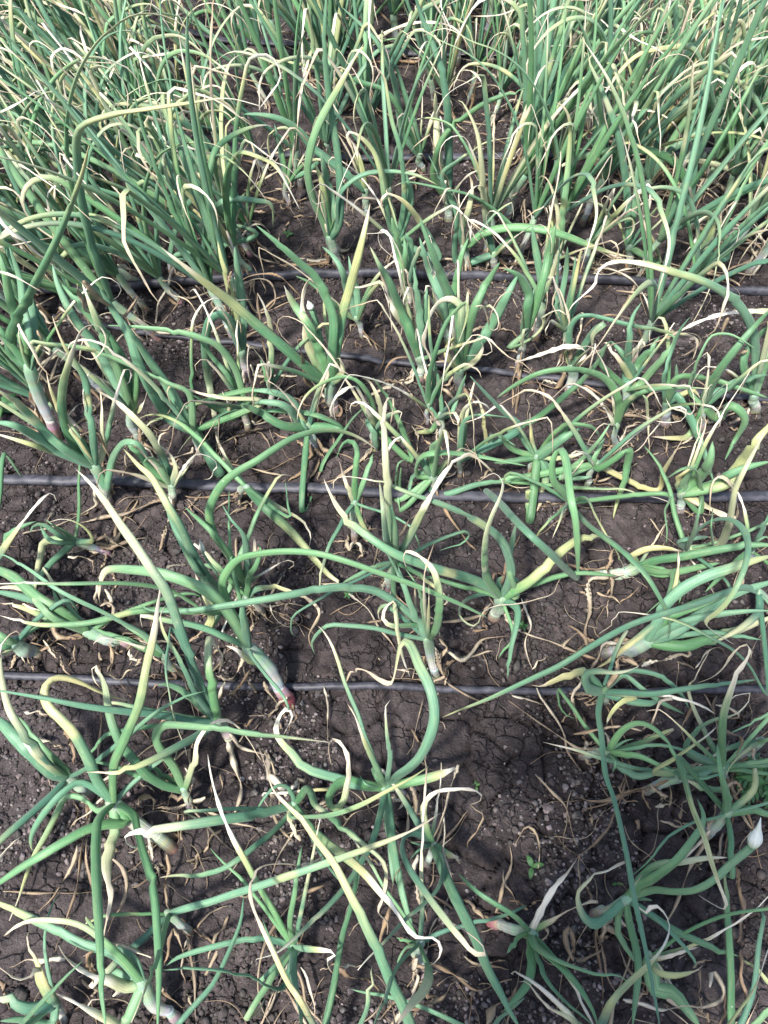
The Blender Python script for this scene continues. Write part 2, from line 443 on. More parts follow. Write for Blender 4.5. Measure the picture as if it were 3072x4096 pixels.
DATA_Z = '''
T A3 Z
P 1130 530 735 230 .10 105 | fallen onion plant with long white neck and a crumpled yellow leaf between straight ones
L 58 .97 9 .10 .16 .06 : 735 230 640 150 530 95 430 140 320 250 230 380 200 470 210 540
L 78 .58 .74 .10 .35 .30 : 720 220 735 0 800 -170 900 -410 950 -660 1000 -880 1030 -1100 1060 -1240 1100 -1310 1170 -1314 1230 -1330
L 95 .42 1.0 .10 .28 .15 : 690 200 640 100 570 -60 480 -220 390 -320 310 -400 285 -500 330 -570 410 -585 520 -555 620 -505 720 -465 840 -435
L 85 9 9 .08 .12 .05 : 820 350 680 365 560 400 430 470 280 560 130 650 0 740 -100 800
L 72 9 9 .13 .28 .30 : 670 240 640 330 622 480 622 640 628 800 640 1000 650 1200 652 1400 670 1560 690 1700
L 78 9 9 .10 .22 .26 : 860 300 890 400 920 520 970 680 1000 850 1015 1000 1025 1150 1030 1350 1025 1550 1020 1700
L 88 .25 .62 .08 .12 .14 : 745 420 710 500 690 620 700 730 720 820 700 950 680 1040 670 1110
L 55 .6 .95 .06 .04 .02 : 640 280 540 200 430 185 370 290 300 430 220 570 170 700 120 850 60 990
D 35 .12 .10 .12 : 730 590 790 650 830 760 800 880 740 960 700 1060
D 30 .03 .02 .02 : 500 500 480 620 400 750 320 860 250 930
D 22 .02 .01 .01 : 20 800 180 805 400 815 600 800 760 795
D 40 .05 .03 .01 : 960 460 990 560 1010 640 1030 700
D 30 .05 .02 .01 : 1080 560 1090 660 1070 780 1080 870 1100 920
D 35 .05 .02 .01 : 1180 450 1200 540 1240 600 1280 620
D 30 .07 .05 .03 : 760 90 690 170 600 260 520 320 460 380
P 1240 270 1195 150 .07 60 | onion plant with a tuft of brown husk behind the white-necked fallen plant
L 75 .7 .86 .06 .2 .2 : 1180 140 1080 120 950 45 870 -50 780 -160 730 -280 700 -400 685 -510 655 -590 620 -665 595 -640 610 -570 650 -520
L 70 .93 1.0 .06 .25 .2 : 1190 130 1130 0 1050 -105 1010 -200 1060 -275 1200 -275 1400 -255 1659 -220 1900 -195 2150 -165
L 55 .18 .42 .08 .2 .15 : 1230 130 1260 -60 1280 -170 1350 -270 1440 -315 1540 -270 1620 -170 1659 -100 1700 -40
L 55 9 9 .06 .1 .12 : 1180 110 1100 70 1000 0 930 -60
D 60 .08 .05 .02 : 1240 110 1170 190 1090 190
D 50 .12 .08 .05 : 1200 0 1250 110 1225 230
D 40 .06 .03 .01 : 1330 190 1250 230 1170 250 1000 280
D 45 .10 .06 .03 : 900 240 920 190 970 175 1000 230 990 290
P 1230 1060 1100 945 .08 65 | small pink onion bulb with brown roots and one long leaf reaching over the crossing leaves
L 64 .72 .90 .09 .25 .25 : 1100 950 1200 910 1350 870 1500 820 1659 770 1900 690 2130 610 2410 510 2660 410 2860 290
L 50 .86 .97 .09 .3 .35 : 1085 960 1070 1030 1050 1120 1000 1300 940 1440 890 1560 850 1650
D 25 .05 .03 .01 : 1125 1040 1170 1130 1200 1230 1240 1265 1300 1240
D 28 .10 .09 .06 : 1120 1040 1100 1130 1065 1280
D 25 .02 .02 .01 : 1220 1100 1190 1200 1180 1300 1200 1400
P 1150 1640 930 1400 .08 90 | fallen onion plant with frosted white neck and crowded yellow leaves over brown husks
L 85 .75 9 .08 .12 .10 : 900 1380 800 1250 680 1180 540 1140 400 1070 280 1010 150 950 0 880 -80 850
L 70 .45 .85 .10 .18 .10 : 850 1350 760 1200 600 1060 470 1000 330 985 200 990 100 1030 25 1090
L 60 9 9 .08 .12 .12 : 950 1370 880 1250 800 1190 700 1130 640 1080
L 90 .15 .5 .08 .14 .14 : 820 1420 700 1370 600 1350 500 1290 420 1220 380 1150
L 90 .45 .8 .06 .10 .12 : 800 1680 720 1640 560 1560 450 1500 360 1460
L 60 9 9 .05 .08 .06 : 900 1420 820 1360 760 1320 680 1300
D 45 .12 .10 .08 : 980 1230 880 1180 800 1155 700 1160 600 1190 540 1220
D 60 .14 .12 .10 : 600 1190 570 1260 600 1330 610 1400
D 60 .08 .07 .07 : 730 1480 850 1420 950 1390
D 40 .04 .03 .02 : 570 1540 620 1490 760 1500 880 1560
D 45 .05 .03 .02 : 1060 1440 980 1390 900 1400 840 1440
P 420 1640 360 1530 .07 60 | onion plant with bent yellow stubby leaves half under the straw curls
L 90 .2 .55 .08 .16 .14 : 300 1500 270 1400 240 1300 200 1350 120 1370 50 1330 -20 1280
L 70 .25 .7 .07 .15 .12 : 350 1540 300 1400 240 1260 190 1150 170 1090 215 1040
L 50 9 9 .1 .25 .3 : 60 1750 140 1659 250 1540 400 1380 535 1250
L 100 .8 9 .06 .1 .1 : 320 1600 180 1560 60 1510 -40 1490
L 70 9 9 .06 .08 .1 : 330 1659 150 1630 0 1640
D 40 .05 .04 .02 : 330 1290 300 1400 250 1480 210 1540
D 40 .10 .08 .05 : 420 1240 300 1240 180 1250 60 1290
D 40 .04 .03 .02 : 0 1380 30 1450 60 1560
T B3 Z
P 290 330 250 240 .08 60 | onion plant seen from above with a rolled yellow stub and brown papery cap
L 78 .50 .72 .08 .24 .20 : 265 250 340 370 450 480 560 560 700 680 800 800 900 920 980 1040 1050 1100 1150 1100 1200 1160 1180 1240 1120 1285
L 65 .60 .74 .08 .22 .08 : 270 230 300 170 330 130 360 170 385 240 450 290 560 380 680 480 780 560 830 620 842 720 820 850 790 930 850 1000 850 1080
L 38 9 9 .08 .15 .10 : 250 220 230 150 170 110 110 130 50 200 10 270 -10 330
L 52 .72 9 .08 .28 .30 : 180 300 230 320 300 320 430 315 560 285 700 230 850 150 1000 70 1120 -10
L 85 .62 .82 .08 .2 .12 : 200 250 90 280 0 305 -159 325 -359 355 -559 385 -759 410 -849 445 -829 495 -769 518 -704 485
L 45 .86 1.0 .08 .15 .05 : 190 330 90 430 0 500 -100 580 -210 650 -360 695 -510 695 -624 710
L 60 .2 .5 .08 .1 .1 c : 250 250 220 330 260 420 290 470
D 60 .09 .1 .08 : 200 180 140 100 90 60 60 -60 20 -160
D 35 .1 .06 .03 : 100 130 100 250 130 350 190 430 250 480
D 40 .1 .1 .08 : 210 140 260 100 330 60
D 30 .05 .05 .04 : 210 150 230 220 290 270 350 250
P 960 170 840 130 .07 60 | onion plant with a leaf bent back into a hairpin loop above bare soil
L 82 .52 .70 .08 .15 .2 : 800 140 700 110 600 80 520 110 470 200 500 265 560 230 585 140 600 0 590 -90 540 -170 490 -185 470 -130 485 -30
L 75 .6 .76 .08 .15 .2 : 800 140 650 110 540 70 400 30 300 -10 240 -90 180 -150 130 -230 150 -330 200 -385 235 -330 180 -220
L 78 .75 .92 .08 .12 .12 c : 860 120 960 100 1100 70 1200 40 1290 0
L 82 .56 .69 .08 .3 .08 : 860 110 930 40 1000 -10 1080 -100 1145 -260 1155 -400 1120 -540 1060 -660 1020 -760 980 -820 940 -800 920 -720 900 -620 875 -550 800 -570 700 -635 620 -630 580 -540
L 50 .6 .8 .08 .25 .3 : 810 80 770 -30 700 -180 640 -340 590 -420
L 45 .85 .97 .08 .25 .3 : 870 70 870 -60 850 -200 840 -330 840 -400 870 -440
L 52 .88 .95 .08 .2 .3 : 830 190 800 320 760 460 700 580 600 740 500 860 380 980 230 1120 130 1200 0 1240
L 72 9 9 .05 .08 .05 : 845 190 870 360 890 520 920 680 960 860 1000 1000 1020 1100
L 60 9 9 .05 .05 .04 : 840 200 850 330 870 450 880 620 890 760
L 26 9 9 .08 .1 .1 : 800 150 720 110 670 45
L 60 9 9 .07 .1 .1 c : 830 120 790 60 760 0
D 45 .2 .18 .14 : 1310 -20 1280 110 1230 250 1180 360 1150 450
D 45 .04 .04 .02 : 1000 100 1040 200 1020 300 1100 230
D 30 .04 .02 .02 : 890 200 940 210 950 260 920 270
P 1110 620 1145 500 .09 55 | onion plant with a teal looping leaf that ends in a cream ribbon hoop
L 60 .6 .74 .10 .25 .2 : 1140 510 1060 430 980 430 945 500 960 580 1010 680 1080 780 1150 880 1220 970 1290 1060 1350 1130 1400 1190 1470 1215 1490 1180 1430 1110 1350 1050 1230 980 1165 920 1165 860
L 58 .86 .97 .10 .22 .3 : 1150 500 1200 570 1215 660 1180 780 1080 890 960 990 850 1110 720 1240 660 1310
L 60 .30 .52 .10 .2 .16 : 1140 490 1100 370 1085 270 1110 200 1180 150 1270 140 1350 135 1430 150 1470 190 1440 220 1380 240
L 78 9 9 .10 .2 .25 : 1170 520 1250 750 1330 920 1420 1100 1500 1300 1580 1450 1640 1570 1720 1700
L 60 .5 .7 .07 .08 .06 c : 1190 530 1230 550 1280 575 1325 610
L 30 9 9 .1 .12 .12 : 1150 500 1080 500 1000 480
L 25 9 9 .1 .12 .10 : 1150 505 1060 530 1000 590
D 24 .06 .05 .03 : 1390 240 1480 320 1430 400 1380 480 1370 530
D 24 .12 .1 .08 : 1210 290 1220 450 1215 560 1240 640 1280 750 1300 850
D 40 .10 .06 .03 : 1050 560 1030 700 1060 850 1110 1000
D 45 .10 .10 .10 : 800 1150 830 1000 870 850 910 700 950 630
P 1080 1290 1060 1140 .12 85 | blue green onion plant with fanned young leaves and a pale yellow bent leaf end
L 35 9 9 .12 .14 .14 : 1050 1150 980 1120 910 1100
L 35 9 9 .12 .15 .12 : 1050 1150 980 1160 930 1230 920 1290
L 60 9 9 .12 .3 .38 : 1050 1150 960 1230 890 1330 850 1450 790 1600 740 1720
L 78 .5 .93 .10 .28 .35 : 1085 1150 1110 1260 1120 1350 1080 1450 1000 1540 930 1640 900 1720
D 50 .12 .1 .08 : 520 1280 600 1340 700 1370 800 1440 870 1530 900 1600
D 40 .12 .1 .1 : 525 1285 640 1280 700 1260
D 42 .08 .06 .05 : 1000 1570 1100 1545 1190 1490 1300 1380
D 35 .1 .06 .04 : 1130 1260 1250 1330 1400 1430 1500 1420 1659 1370
D 50 .08 .06 .04 : 1110 1400 1130 1480 1190 1500
D 35 .1 .1 .08 : 1110 1290 1040 1290 1020 1380
D 18 .02 .02 .01 : 1410 1440 1390 1550 1385 1659
P 240 1230 245 1160 .08 45 | small green onion with a short side leaf broken off into a straw curl
L 60 .42 .56 .08 .15 .1 : 250 1170 320 1170 420 1180 500 1190 515 1210 465 1240 470 1290 510 1340
L 62 9 9 .08 .2 .3 : 250 1170 240 1300 260 1450 290 1560 290 1700
L 45 9 9 .08 .12 .12 c : 230 1160 150 1250 80 1330 30 1380
L 45 9 9 .08 .2 .22 : 220 1150 220 1000 250 820 280 600 300 500
L 40 .55 .97 .08 .2 .22 : 240 1140 290 950 330 750 370 560 400 400 425 300
L 55 9 9 .08 .1 .06 : 220 1150 100 1110 0 1100 -159 1130 -359 1180 -509 1230 -579 1280
L 45 9 9 .08 .2 .2 : 180 1420 40 1400 0 1370 -159 1325 -309 1305 -459 1300 -599 1310
D 35 .03 .03 .02 : 440 760 300 820 200 900 120 1000 60 1120 30 1250 20 1400 40 1550 90 1659
D 26 .02 .02 .02 : 290 1290 340 1390 380 1530 380 1620
D 24 .03 .03 .02 : 240 1100 140 1030 100 1060 130 1120 200 1160
P 1060 1900 1045 1800 .12 80 | onion plant sending one very long yellowing leaf with brown end over its neighbours
L 88 .55 .82 .15 .36 .28 : 1040 1760 960 1560 880 1400 800 1210 700 1000 600 800 500 610 400 480 300 340 200 240 110 140 60 -20 20 -130
L 62 .9 9 .1 .2 .2 : 690 1720 720 1550 740 1400 750 1280
P 440 1860 430 1760 .10 60 | onion plant whose thin yellow leaf turns into a long brown thread by the frosted neck
L 50 .30 .55 .3 .3 .1 : 425 1720 300 1530 200 1380 120 1210 40 1040 -20 900 -40 780 -10 680 60 630 200 620 300 630 420 580 560 440
L 42 9 9 .2 .2 .2 : -520 1680 -410 1550 -280 1400 -180 1200 -100 1000 -80 830
P 1560 1860 1520 1760 .10 60 | onion plant with straw brown and bright green leaf crossing beside the red bulb plant
L 60 9 9 .1 .2 .25 : 1480 1720 1560 1640 1640 1570 1740 1490
D 70 .1 .1 .1 : 1490 1680 1560 1560 1659 1450 1700 1400
T C3 Z
P -130 990 120 1070 .06 95 | fallen onion plant with flaking red bulb and white neck
L 65 9 9 .08 .15 .2 : 130 1080 150 1150 300 1270 420 1400 520 1560 560 1680
L 40 9 9 .08 .15 .15 : 120 1080 180 1180 300 1250 430 1300 560 1340 680 1340 750 1385
L 42 9 9 .08 .15 .12 : 110 1060 30 970 -60 910 -230 800 -350 680
L 72 9 9 .07 .1 .12 : 130 1100 130 1250 100 1400 0 1520 -60 1580
L 40 9 9 .08 .12 .15 : 140 1110 200 1330 330 1500 450 1600 540 1680
L 75 .0 .15 .06 .1 .08 : 150 1040 200 900 270 780 350 690 420 590
L 50 9 9 .07 .08 .1 : 110 1080 50 1090 0 1150 -30 1200
D 22 .08 .05 .04 : 420 585 480 530 560 460 630 390 660 310 700 200 740 60
D 26 .06 .04 .02 : 440 560 430 660 440 760 430 780
D 30 .06 .04 .02 : 150 1050 160 1150 220 1250 300 1280
D 38 .1 .1 .07 : 400 1250 350 1150 335 1060 365 1040 400 1150 410 1240 520 1215 590 1190 580 1140
D 30 .05 .03 .02 : 100 920 60 880 -20 860
D 30 .05 .03 .02 : 200 1000 230 1080 180 1130
P 530 950 740 850 .10 90 | onion plant bearing a pointed white flower bud on a bent green stalk
L 78 .55 .82 .08 .15 .2 c : 690 920 620 960 540 1010 470 970 430 880 430 800 490 740 580 680 660 640 730 610
L 85 9 9 .10 .2 .2 : 750 810 850 750 960 680 1080 580 1180 450 1230 380 1240 300 1200 200
L 60 .5 .92 .1 .14 .12 : 760 790 860 680 960 620 1100 610 1250 585 1400 580
S 66 .10 .2 .25 : 780 800 900 790 1050 800 1180 790 1300 730 1420 620 1520 540 1560 505 ; 1612 320 105
L 55 9 9 .1 .12 .1 : 780 880 900 950 1050 1050 1200 1120 1350 1180 1470 1220
L 25 9 9 .1 .1 .1 : 800 850 860 850 910 860
L 58 9 9 .08 .1 .1 : 680 890 760 1000 800 1150 820 1300 800 1500 780 1680
L 50 9 9 .06 .05 .04 : 690 950 690 1040 730 1150 800 1250 850 1300
D 60 .06 .05 .04 : 660 940 590 980 590 1120
D 30 .06 .05 .04 : 670 945 760 1060 830 1120
D 25 .05 .03 .02 : 580 1130 600 1280 640 1400 690 1480
D 24 .02 .01 .01 : 20 500 80 390 150 420 185 530 170 650
D 24 .02 .01 .01 : 150 40 260 160 350 250 380 400 420 500
P 560 1850 545 1750 .12 60 | onion plant with a leaf turned yellow then brown, its thread crossing the long straight leaf
L 66 .33 .60 .28 .25 .15 : 540 1700 640 1530 750 1400 870 1290 960 1190 1015 1080 1010 980 960 910 910 890 870 940 810 890 775 840 800 750 850 690
L 55 .40 .62 .25 .2 .14 : 530 1700 370 1620 250 1560 170 1480 100 1390 40 1385
P 940 1480 890 1230 .07 70 | onion plant with stubby yellow leaves and a mass of looping straw ribbons
L 66 .25 .85 .07 .1 .1 : 880 1190 920 1300 1000 1340 1100 1340 1200 1310 1235 1280
L 55 .05 .3 .07 .1 .1 : 900 1250 980 1230 1080 1200 1205 1160
L 130 9 9 .05 .06 .05 : 930 1430 1040 1450 1130 1560 1220 1680
L 40 .2 .7 .05 .05 .03 : 960 1300 1020 1390 1080 1450
D 30 .12 .12 .1 : 1220 1300 1215 1450 1230 1600
D 38 .12 .1 .1 : 1280 1420 1300 1320 1360 1400 1350 1520 1260 1540 1140 1540
D 38 .1 .1 .1 : 1380 1450 1380 1590 1340 1680
D 34 .1 .08 .08 : 720 1500 850 1540 980 1560 1100 1545 1210 1570 1280 1640
D 60 .06 .05 .05 : 1210 1560 1260 1620 1320 1680
P 1420 1900 1420 1800 .1 60 | onion plant with straight green leaf and narrow yellow one crossing the brown ribbons
L 62 .9 9 .1 .12 .12 : 1420 1750 1420 1550 1420 1350 1410 1150 1400 1000 1385 800 1375 650
L 55 .5 .85 .25 .3 .3 : 1390 1700 1480 1560 1560 1450 1610 1330 1659 1180 1700 1100
L 60 .5 9 .1 .15 .12 : 1750 1480 1659 1390 1600 1310 1490 1240
D 38 .05 .03 .02 : 1480 1190 1480 1300 1500 1420 1540 1600
D 45 .05 .04 .03 : 1450 640 1480 800 1490 1000 1460 1130
P 1270 430 1390 290 .06 90 | fallen onion plant with striped white neck beside the jagged green weed
L 75 9 9 .07 .2 .2 : 1400 280 1390 180 1360 60 1340 -60 1330 -160
L 70 9 9 .06 .07 .06 : 1430 290 1550 270 1659 300 1740 320
L 62 .85 .95 .07 .1 .1 : 1380 150 1300 140 1200 110 1100 60
L 60 .3 .8 .07 .1 .08 : 1480 260 1560 150 1575 0 1570 -80
D 50 .14 .12 .1 : 1350 140 1420 100 1480 130 1430 180
D 22 .04 .03 .02 : 960 340 1040 370 1160 385
D 25 .05 .04 .02 : 1090 330 1100 250 1130 200
D 45 .05 .05 .05 : 1270 400 1290 320 1330 250 1320 160
L 52 .6 .8 .2 .3 .15 : 1090 -60 1120 80 1170 260 1240 430 1290 600 1340 750 1390 880 1370 915 1280 870 1210 825
P 870 140 1080 60 .05 80 | fallen onion plant with a white neck fringed by grey husk behind the bare soil patch
L 40 9 9 .06 .15 .15 : 1000 0 1100 45 1250 65 1370 30 1410 -50
L 60 9 9 .06 .1 .1 : 1090 50 1200 60 1300 10
D 40 .03 .03 .02 : 900 100 960 170 1000 190 960 210
D 30 .03 .02 .02 : 850 130 860 210 900 270
D 34 .03 .02 .02 : 930 250 1000 240 1060 200
D 24 .02 .02 .01 : 730 60 700 140 720 200
T A2 Z
P 1510 1510 1410 1360 .10 75 | onion plant with a fan of straight leaves leaning away from its half buried pink bulb
L 84 .6 .95 .10 .42 .40 : 1395 1340 1310 1150 1230 950 1160 740 1080 520 980 370 880 220 780 80 700 -40 600 -170 490 -280
L 50 .82 .95 .10 .3 .3 : 1370 1330 1280 1200 1210 1050 1130 900 1070 800 1040 700 1050 640 1080 600
L 56 9 9 .10 .15 .2 : 1375 1345 1290 1250 1200 1170 1100 1120 1020 1120
L 82 .58 .77 .10 .25 .15 : 1410 1330 1380 1180 1350 1000 1350 850 1360 810 1385 860 1440 930 1420 1040
L 36 .75 .92 .2 .2 .1 : 1140 780 1090 880 1075 1020 1095 1160 1120 1300 1160 1430 1200 1530 1210 1580
L 62 9 9 .10 .25 .3 : 1390 1375 1250 1360 1100 1325 900 1300 700 1280 500 1250 300 1210 100 1175 -50 1150
L 65 .62 .88 .10 .2 .2 : 1380 1400 1280 1450 1150 1520 1000 1600 870 1655 760 1690 620 1685 550 1690
D 30 .06 .04 .02 : 1460 1100 1420 1200 1370 1260
D 30 .06 .04 .03 : 1490 1180 1560 1130 1620 1010
D 34 .03 .02 .02 : 1500 1370 1600 1380 1640 1340
D 34 .05 .03 .03 : 1250 1500 1230 1600 1240 1700
P 1880 1240 1610 880 .15 100 | leaning onion plant with thick pale neck and rust red bulb over the thin drip pipe
L 95 .88 .90 .15 .35 .2 : 1600 880 1560 780 1480 650 1400 560 1300 490 1150 430 1000 390 850 375 720 370 670 400 650 470 640 540 650 600
L 66 9 9 .15 .4 .22 : 1610 870 1480 600 1440 480 1470 390 1540 310 1659 275 1860 255 2060 270 2260 325 2460 395 2660 465 2860 545 3010 610 3160 685
L 62 .4 .72 .12 .14 .14 : 1650 970 1600 950 1530 890 1460 865
L 62 9 9 .14 .25 .3 : 1620 870 1590 750 1570 640 1580 540
D 34 .06 .05 .03 : 1590 890 1570 990 1480 1080 1400 1060
D 30 .06 .03 .02 : 1659 1170 1600 1080 1580 1000
D 34 .05 .03 .02 : 1890 1240 1920 1330 1870 1420
D 30 .05 .03 .02 : 1860 1200 1800 1260 1740 1330
P 1490 640 1465 570 .08 70 | onion plant with broad leaves and a slim stalk ending in a tiny closed bud
L 92 .75 9 .1 .42 .42 : 1460 580 1350 430 1250 270 1170 100 1100 -20 1050 -110 980 -230 900 -300 800 -410
L 80 9 9 .1 .32 .35 : 1440 600 1310 420 1220 280 1140 130 1080 0
S 34 .1 .25 .3 : 1470 560 1420 430 1350 320 1315 260 ; 1295 175 42
L 60 .92 .99 .1 .3 .3 : 1400 650 1320 650 1260 600 1130 520 980 480 800 462 600 462 400 465 200 460 0 465 -60 470
L 48 .85 .98 .08 .12 .1 : 1400 640 1300 640 1150 640 1000 635 850 650 700 690 560 720 400 730 250 730 100 700 0 670
L 66 .3 .75 .05 .12 .1 : 1340 780 1370 700 1350 600 1290 470 1260 390
D 40 .05 .05 .03 : 1380 740 1280 800 1210 860
P 1620 570 1595 470 .09 60 | onion plant whose tallest leaf arches over the dark open soil behind it
L 72 .92 .99 .1 .42 .3 : 1590 470 1500 300 1390 150 1355 20 1380 -80 1450 -190 1550 -270 1659 -330 1780 -410 1900 -480 2050 -525 2200 -525 2330 -480 2450 -400
L 72 9 9 .1 .3 .3 : 1590 450 1500 300 1400 160 1300 60 1200 -30
L 66 9 9 .1 .3 .35 : 1605 440 1600 300 1580 150 1500 50 1440 -50
L 60 .3 .85 .1 .2 .2 : 1610 450 1640 350 1650 200 1640 160
L 58 9 9 .1 .12 .1 : 1580 470 1500 430 1400 360 1310 340
P 860 870 570 775 .06 80 | fallen onion plant with its leaves swept flat toward the curled brown remains
L 92 9 9 .07 .14 .1 : 560 770 400 650 250 560 100 430 0 380 -100 340
L 65 .55 .88 .07 .14 .1 : 540 765 350 690 250 590 200 530 120 490 0 490 -60 510
L 62 9 9 .07 .1 .08 : 530 750 350 620 180 560 0 520 -80 500
L 62 .6 .85 .07 .08 .06 : 540 775 300 680 150 620 0 590
L 60 9 9 .07 .1 .1 : 540 770 440 720 380 600 340 500
D 50 .06 .05 .03 : 330 730 380 790 450 810 560 815
D 40 .1 .08 .04 : 660 390 630 480 625 580 650 610
D 30 .08 .06 .04 : 650 610 700 590 740 640 720 700 650 750 560 740
D 34 .08 .06 .04 : 680 500 730 560 700 620 680 560
D 30 .05 .04 .03 : 700 850 740 950 720 1060 780 1090
D 30 .05 .04 .03 : 920 950 830 1040 770 1090
D 30 .05 .04 .03 : 840 890 850 950 920 970 960 900
D 24 .04 .04 .04 : 780 1090 800 1150 860 1210
D 28 .04 .03 .02 : 280 830 350 930 420 1020 460 1060
P 1190 1060 1065 930 .06 55 | small onion bulb tipped over with thin leaves running under the broad pale leaf
L 55 9 9 .07 .1 .1 : 1060 930 950 890 780 820 600 750
L 50 9 9 .07 .25 .25 : 1060 910 950 800 800 720 650 640 500 570 350 490 200 380 50 290 -20 270
L 45 9 9 .07 .12 .12 : 1055 905 960 830 850 760 740 690
D 30 .04 .03 .02 : 1110 980 1180 1020 1210 1080
P 240 910 100 850 .06 105 | fallen onion with brown rooted bulb and thick grey green neck lying toward the open side
L 92 9 9 .06 .1 .08 : 90 850 0 800 -100 740
L 70 9 9 .06 .08 .06 : 90 860 0 870 -100 860
L 42 .05 .3 .06 .12 .12 : 20 930 0 880 60 800 100 770 140 800
D 40 .05 .03 .02 : 180 780 230 730 280 690
D 30 .04 .03 .01 : 180 920 200 1010 240 1040
D 30 .04 .03 .01 : 260 900 330 880 400 960 430 1020
P 600 1840 440 1720 .08 90 | thick teal onion plant behind a brown dead leaf tip, leaning over black pipe
L 112 9 9 .08 .15 .15 : 440 1720 330 1680 200 1560 80 1440 0 1360 -80 1300
L 62 .55 9 .08 .25 .22 : 400 1720 330 1650 220 1520 130 1400 60 1280 20 1130 5 1000 10 930
L 72 .3 .6 .08 .2 .2 : 400 1710 310 1640 200 1540 130 1440 100 1340 92 1265
L 62 9 9 .08 .15 .15 : 460 1700 420 1659 300 1550 180 1400 110 1320
D 40 .04 .04 .02 : 420 1410 470 1530 480 1640
D 45 .03 .03 .02 : 230 1460 330 1500 420 1520
D 30 .02 .02 .01 : 160 1300 250 1300 330 1320
P 710 265 490 190 .05 55 | short fallen onion with a bundle of bright green hooked leaves
L 42 9 9 .06 .12 .14 : 480 190 400 160 330 110 270 80 220 90 195 130
L 42 9 9 .06 .1 .1 : 480 190 380 200 310 170 260 90
L 40 9 9 .06 .1 .12 : 480 185 420 130 350 90 300 50
L 50 .3 .8 .06 .12 .12 : 600 190 560 110 480 60 400 45 320 65
L 50 9 9 .05 .06 .04 : 450 200 350 310 250 430 150 560
L 60 .3 9 .05 .06 .05 : 300 190 260 300 235 420 230 520
D 40 .05 .03 .03 : 430 270 560 250 640 260
D 34 .05 .03 .03 : 440 290 600 310 600 390
D 34 .04 .03 .02 : 620 190 700 160 760 220 830 240
P -60 420 -40 330 .08 70 | onion plant with a broad pale yellow leaf folded over at its creamy tip
L 82 .35 .75 .1 .28 .28 : -40 320 50 200 150 60 230 -40 290 -100 340 -125 365 -70
L 60 9 9 .1 .2 .22 : -40 330 20 250 60 150 150 90 240 60
L 60 9 9 .08 .1 .1 : -30 360 60 420 160 450
T B2 Z
P 1165 1090 1115 830 .13 75 | upright onion with white ringed neck and a leaf curling into a straw loop
L 62 .52 .66 .13 .2 .22 : 1110 810 1080 750 1000 735 900 740 850 725 820 680 840 620 880 580 912 590 880 640
D 25 .2 .15 .1 : 820 690 780 715 700 710 680 740
L 62 9 9 .13 .3 .25 : 1105 790 1030 700 950 620 850 550 750 505 600 490 450 495 200 540 0 575 -250 615 -450 640 -660 640 -760 600
L 62 9 9 .13 .25 .3 : 1100 780 1050 690 1000 600 960 470 920 350
L 72 .6 .76 .13 .35 .3 : 1140 820 1170 740 1190 600 1180 480 1150 380 1100 320 1030 270 970 255 955 300 980 370
L 32 .35 .7 .13 .4 .45 : 1115 780 1100 680 1090 560 1090 420 1110 330 1160 190
L 36 9 9 .13 .3 .35 : 1110 780 1060 520 1020 440 970 370
L 28 .4 .9 .13 .3 .35 : 1120 780 1120 600 1120 480
D 26 .14 .2 .3 : 1190 800 1150 700 1070 650 1030 580 1030 480 1050 420
D 45 .1 .06 .02 : 1190 820 1230 880 1200 960 1210 1060 1140 1120
D 36 .06 .02 .02 : 1230 900 1350 950 1450 850 1550 810 1640 800
D 30 .04 .02 .02 : 1220 990 1300 950 1420 930 1540 900
D 30 .05 .02 .02 : 1140 1090 1050 1020 980 1020 940 1080
P 850 545 895 330 .14 60 | upright onion with white neck behind the straw loop plant, leaves in a tight sheaf
L 66 .5 .82 .14 .5 .45 : 890 330 880 150 860 -50 845 -250 835 -450 830 -620 850 -730 885 -740 890 -680 870 -560
L 72 9 9 .14 .35 .4 : 910 320 900 150 880 0 850 -100
L 70 .4 .62 .14 .45 .4 : 920 310 990 170 1060 30 1130 -100 1220 -250 1310 -340 1390 -370 1470 -320 1540 -250
L 42 .45 .8 .14 .2 .03 : 885 330 890 500 905 650 920 780 940 900 970 1000 1000 1070
L 40 9 9 .14 .14 .1 : 870 320 780 350 680 400 560 460
L 56 .8 9 .14 .4 .4 : 890 320 850 200 830 50 820 -60 800 -200
D 28 .06 .03 .02 : 600 530 700 600 760 700 850 820 910 900
D 18 .05 .02 .01 : 740 540 690 610 600 680 520 650
D 30 .2 .15 .04 : 800 200 770 300 760 400 760 490
D 30 .3 .3 .25 : 1060 0 980 80 920 170 900 240
P 1540 690 1590 560 .10 95 | onion plant seen from above with twisted blue green leaves and a wiry cream thread
L 72 .76 .91 .1 .4 .4 : 1600 540 1650 420 1640 300 1580 170 1450 70 1300 -10 1150 -70 1000 -120 850 -180 700 -215 580 -230 510 -210 500 -150
L 82 .86 .94 .1 .3 .3 : 1580 530 1500 480 1350 420 1200 380 1050 330 920 280 800 210 650 100 560 10 500 -80 445 -200 440 -225
L 36 .36 .48 .1 .15 .1 : 1600 540 1500 530 1400 550 1340 590 1315 650 1340 700 1400 740 1440 720 1470 650 1560 608 1700 595 1820 565 1920 530 1960 450 2000 405
L 60 9 9 .1 .1 .03 : 1610 560 1690 620 1690 720 1660 850 1640 970 1630 1080
L 28 9 9 .1 .08 .03 : 1620 600 1670 800 1600 900 1570 950
L 40 9 9 .1 .12 .13 : 1590 560 1580 500 1570 440 1600 420
L 60 9 9 .1 .12 .1 : 1600 550 1640 460 1690 440 1700 500
L 72 .6 .85 .1 .4 .4 : 1560 520 1500 430 1480 300 1490 150 1530 20 1580 -90 1600 -190 1540 -250 1450 -200
L 76 .25 .85 .1 .2 .15 : 1620 560 1729 480 1810 420 1910 320 2010 230 2110 170 2220 155 2310 165
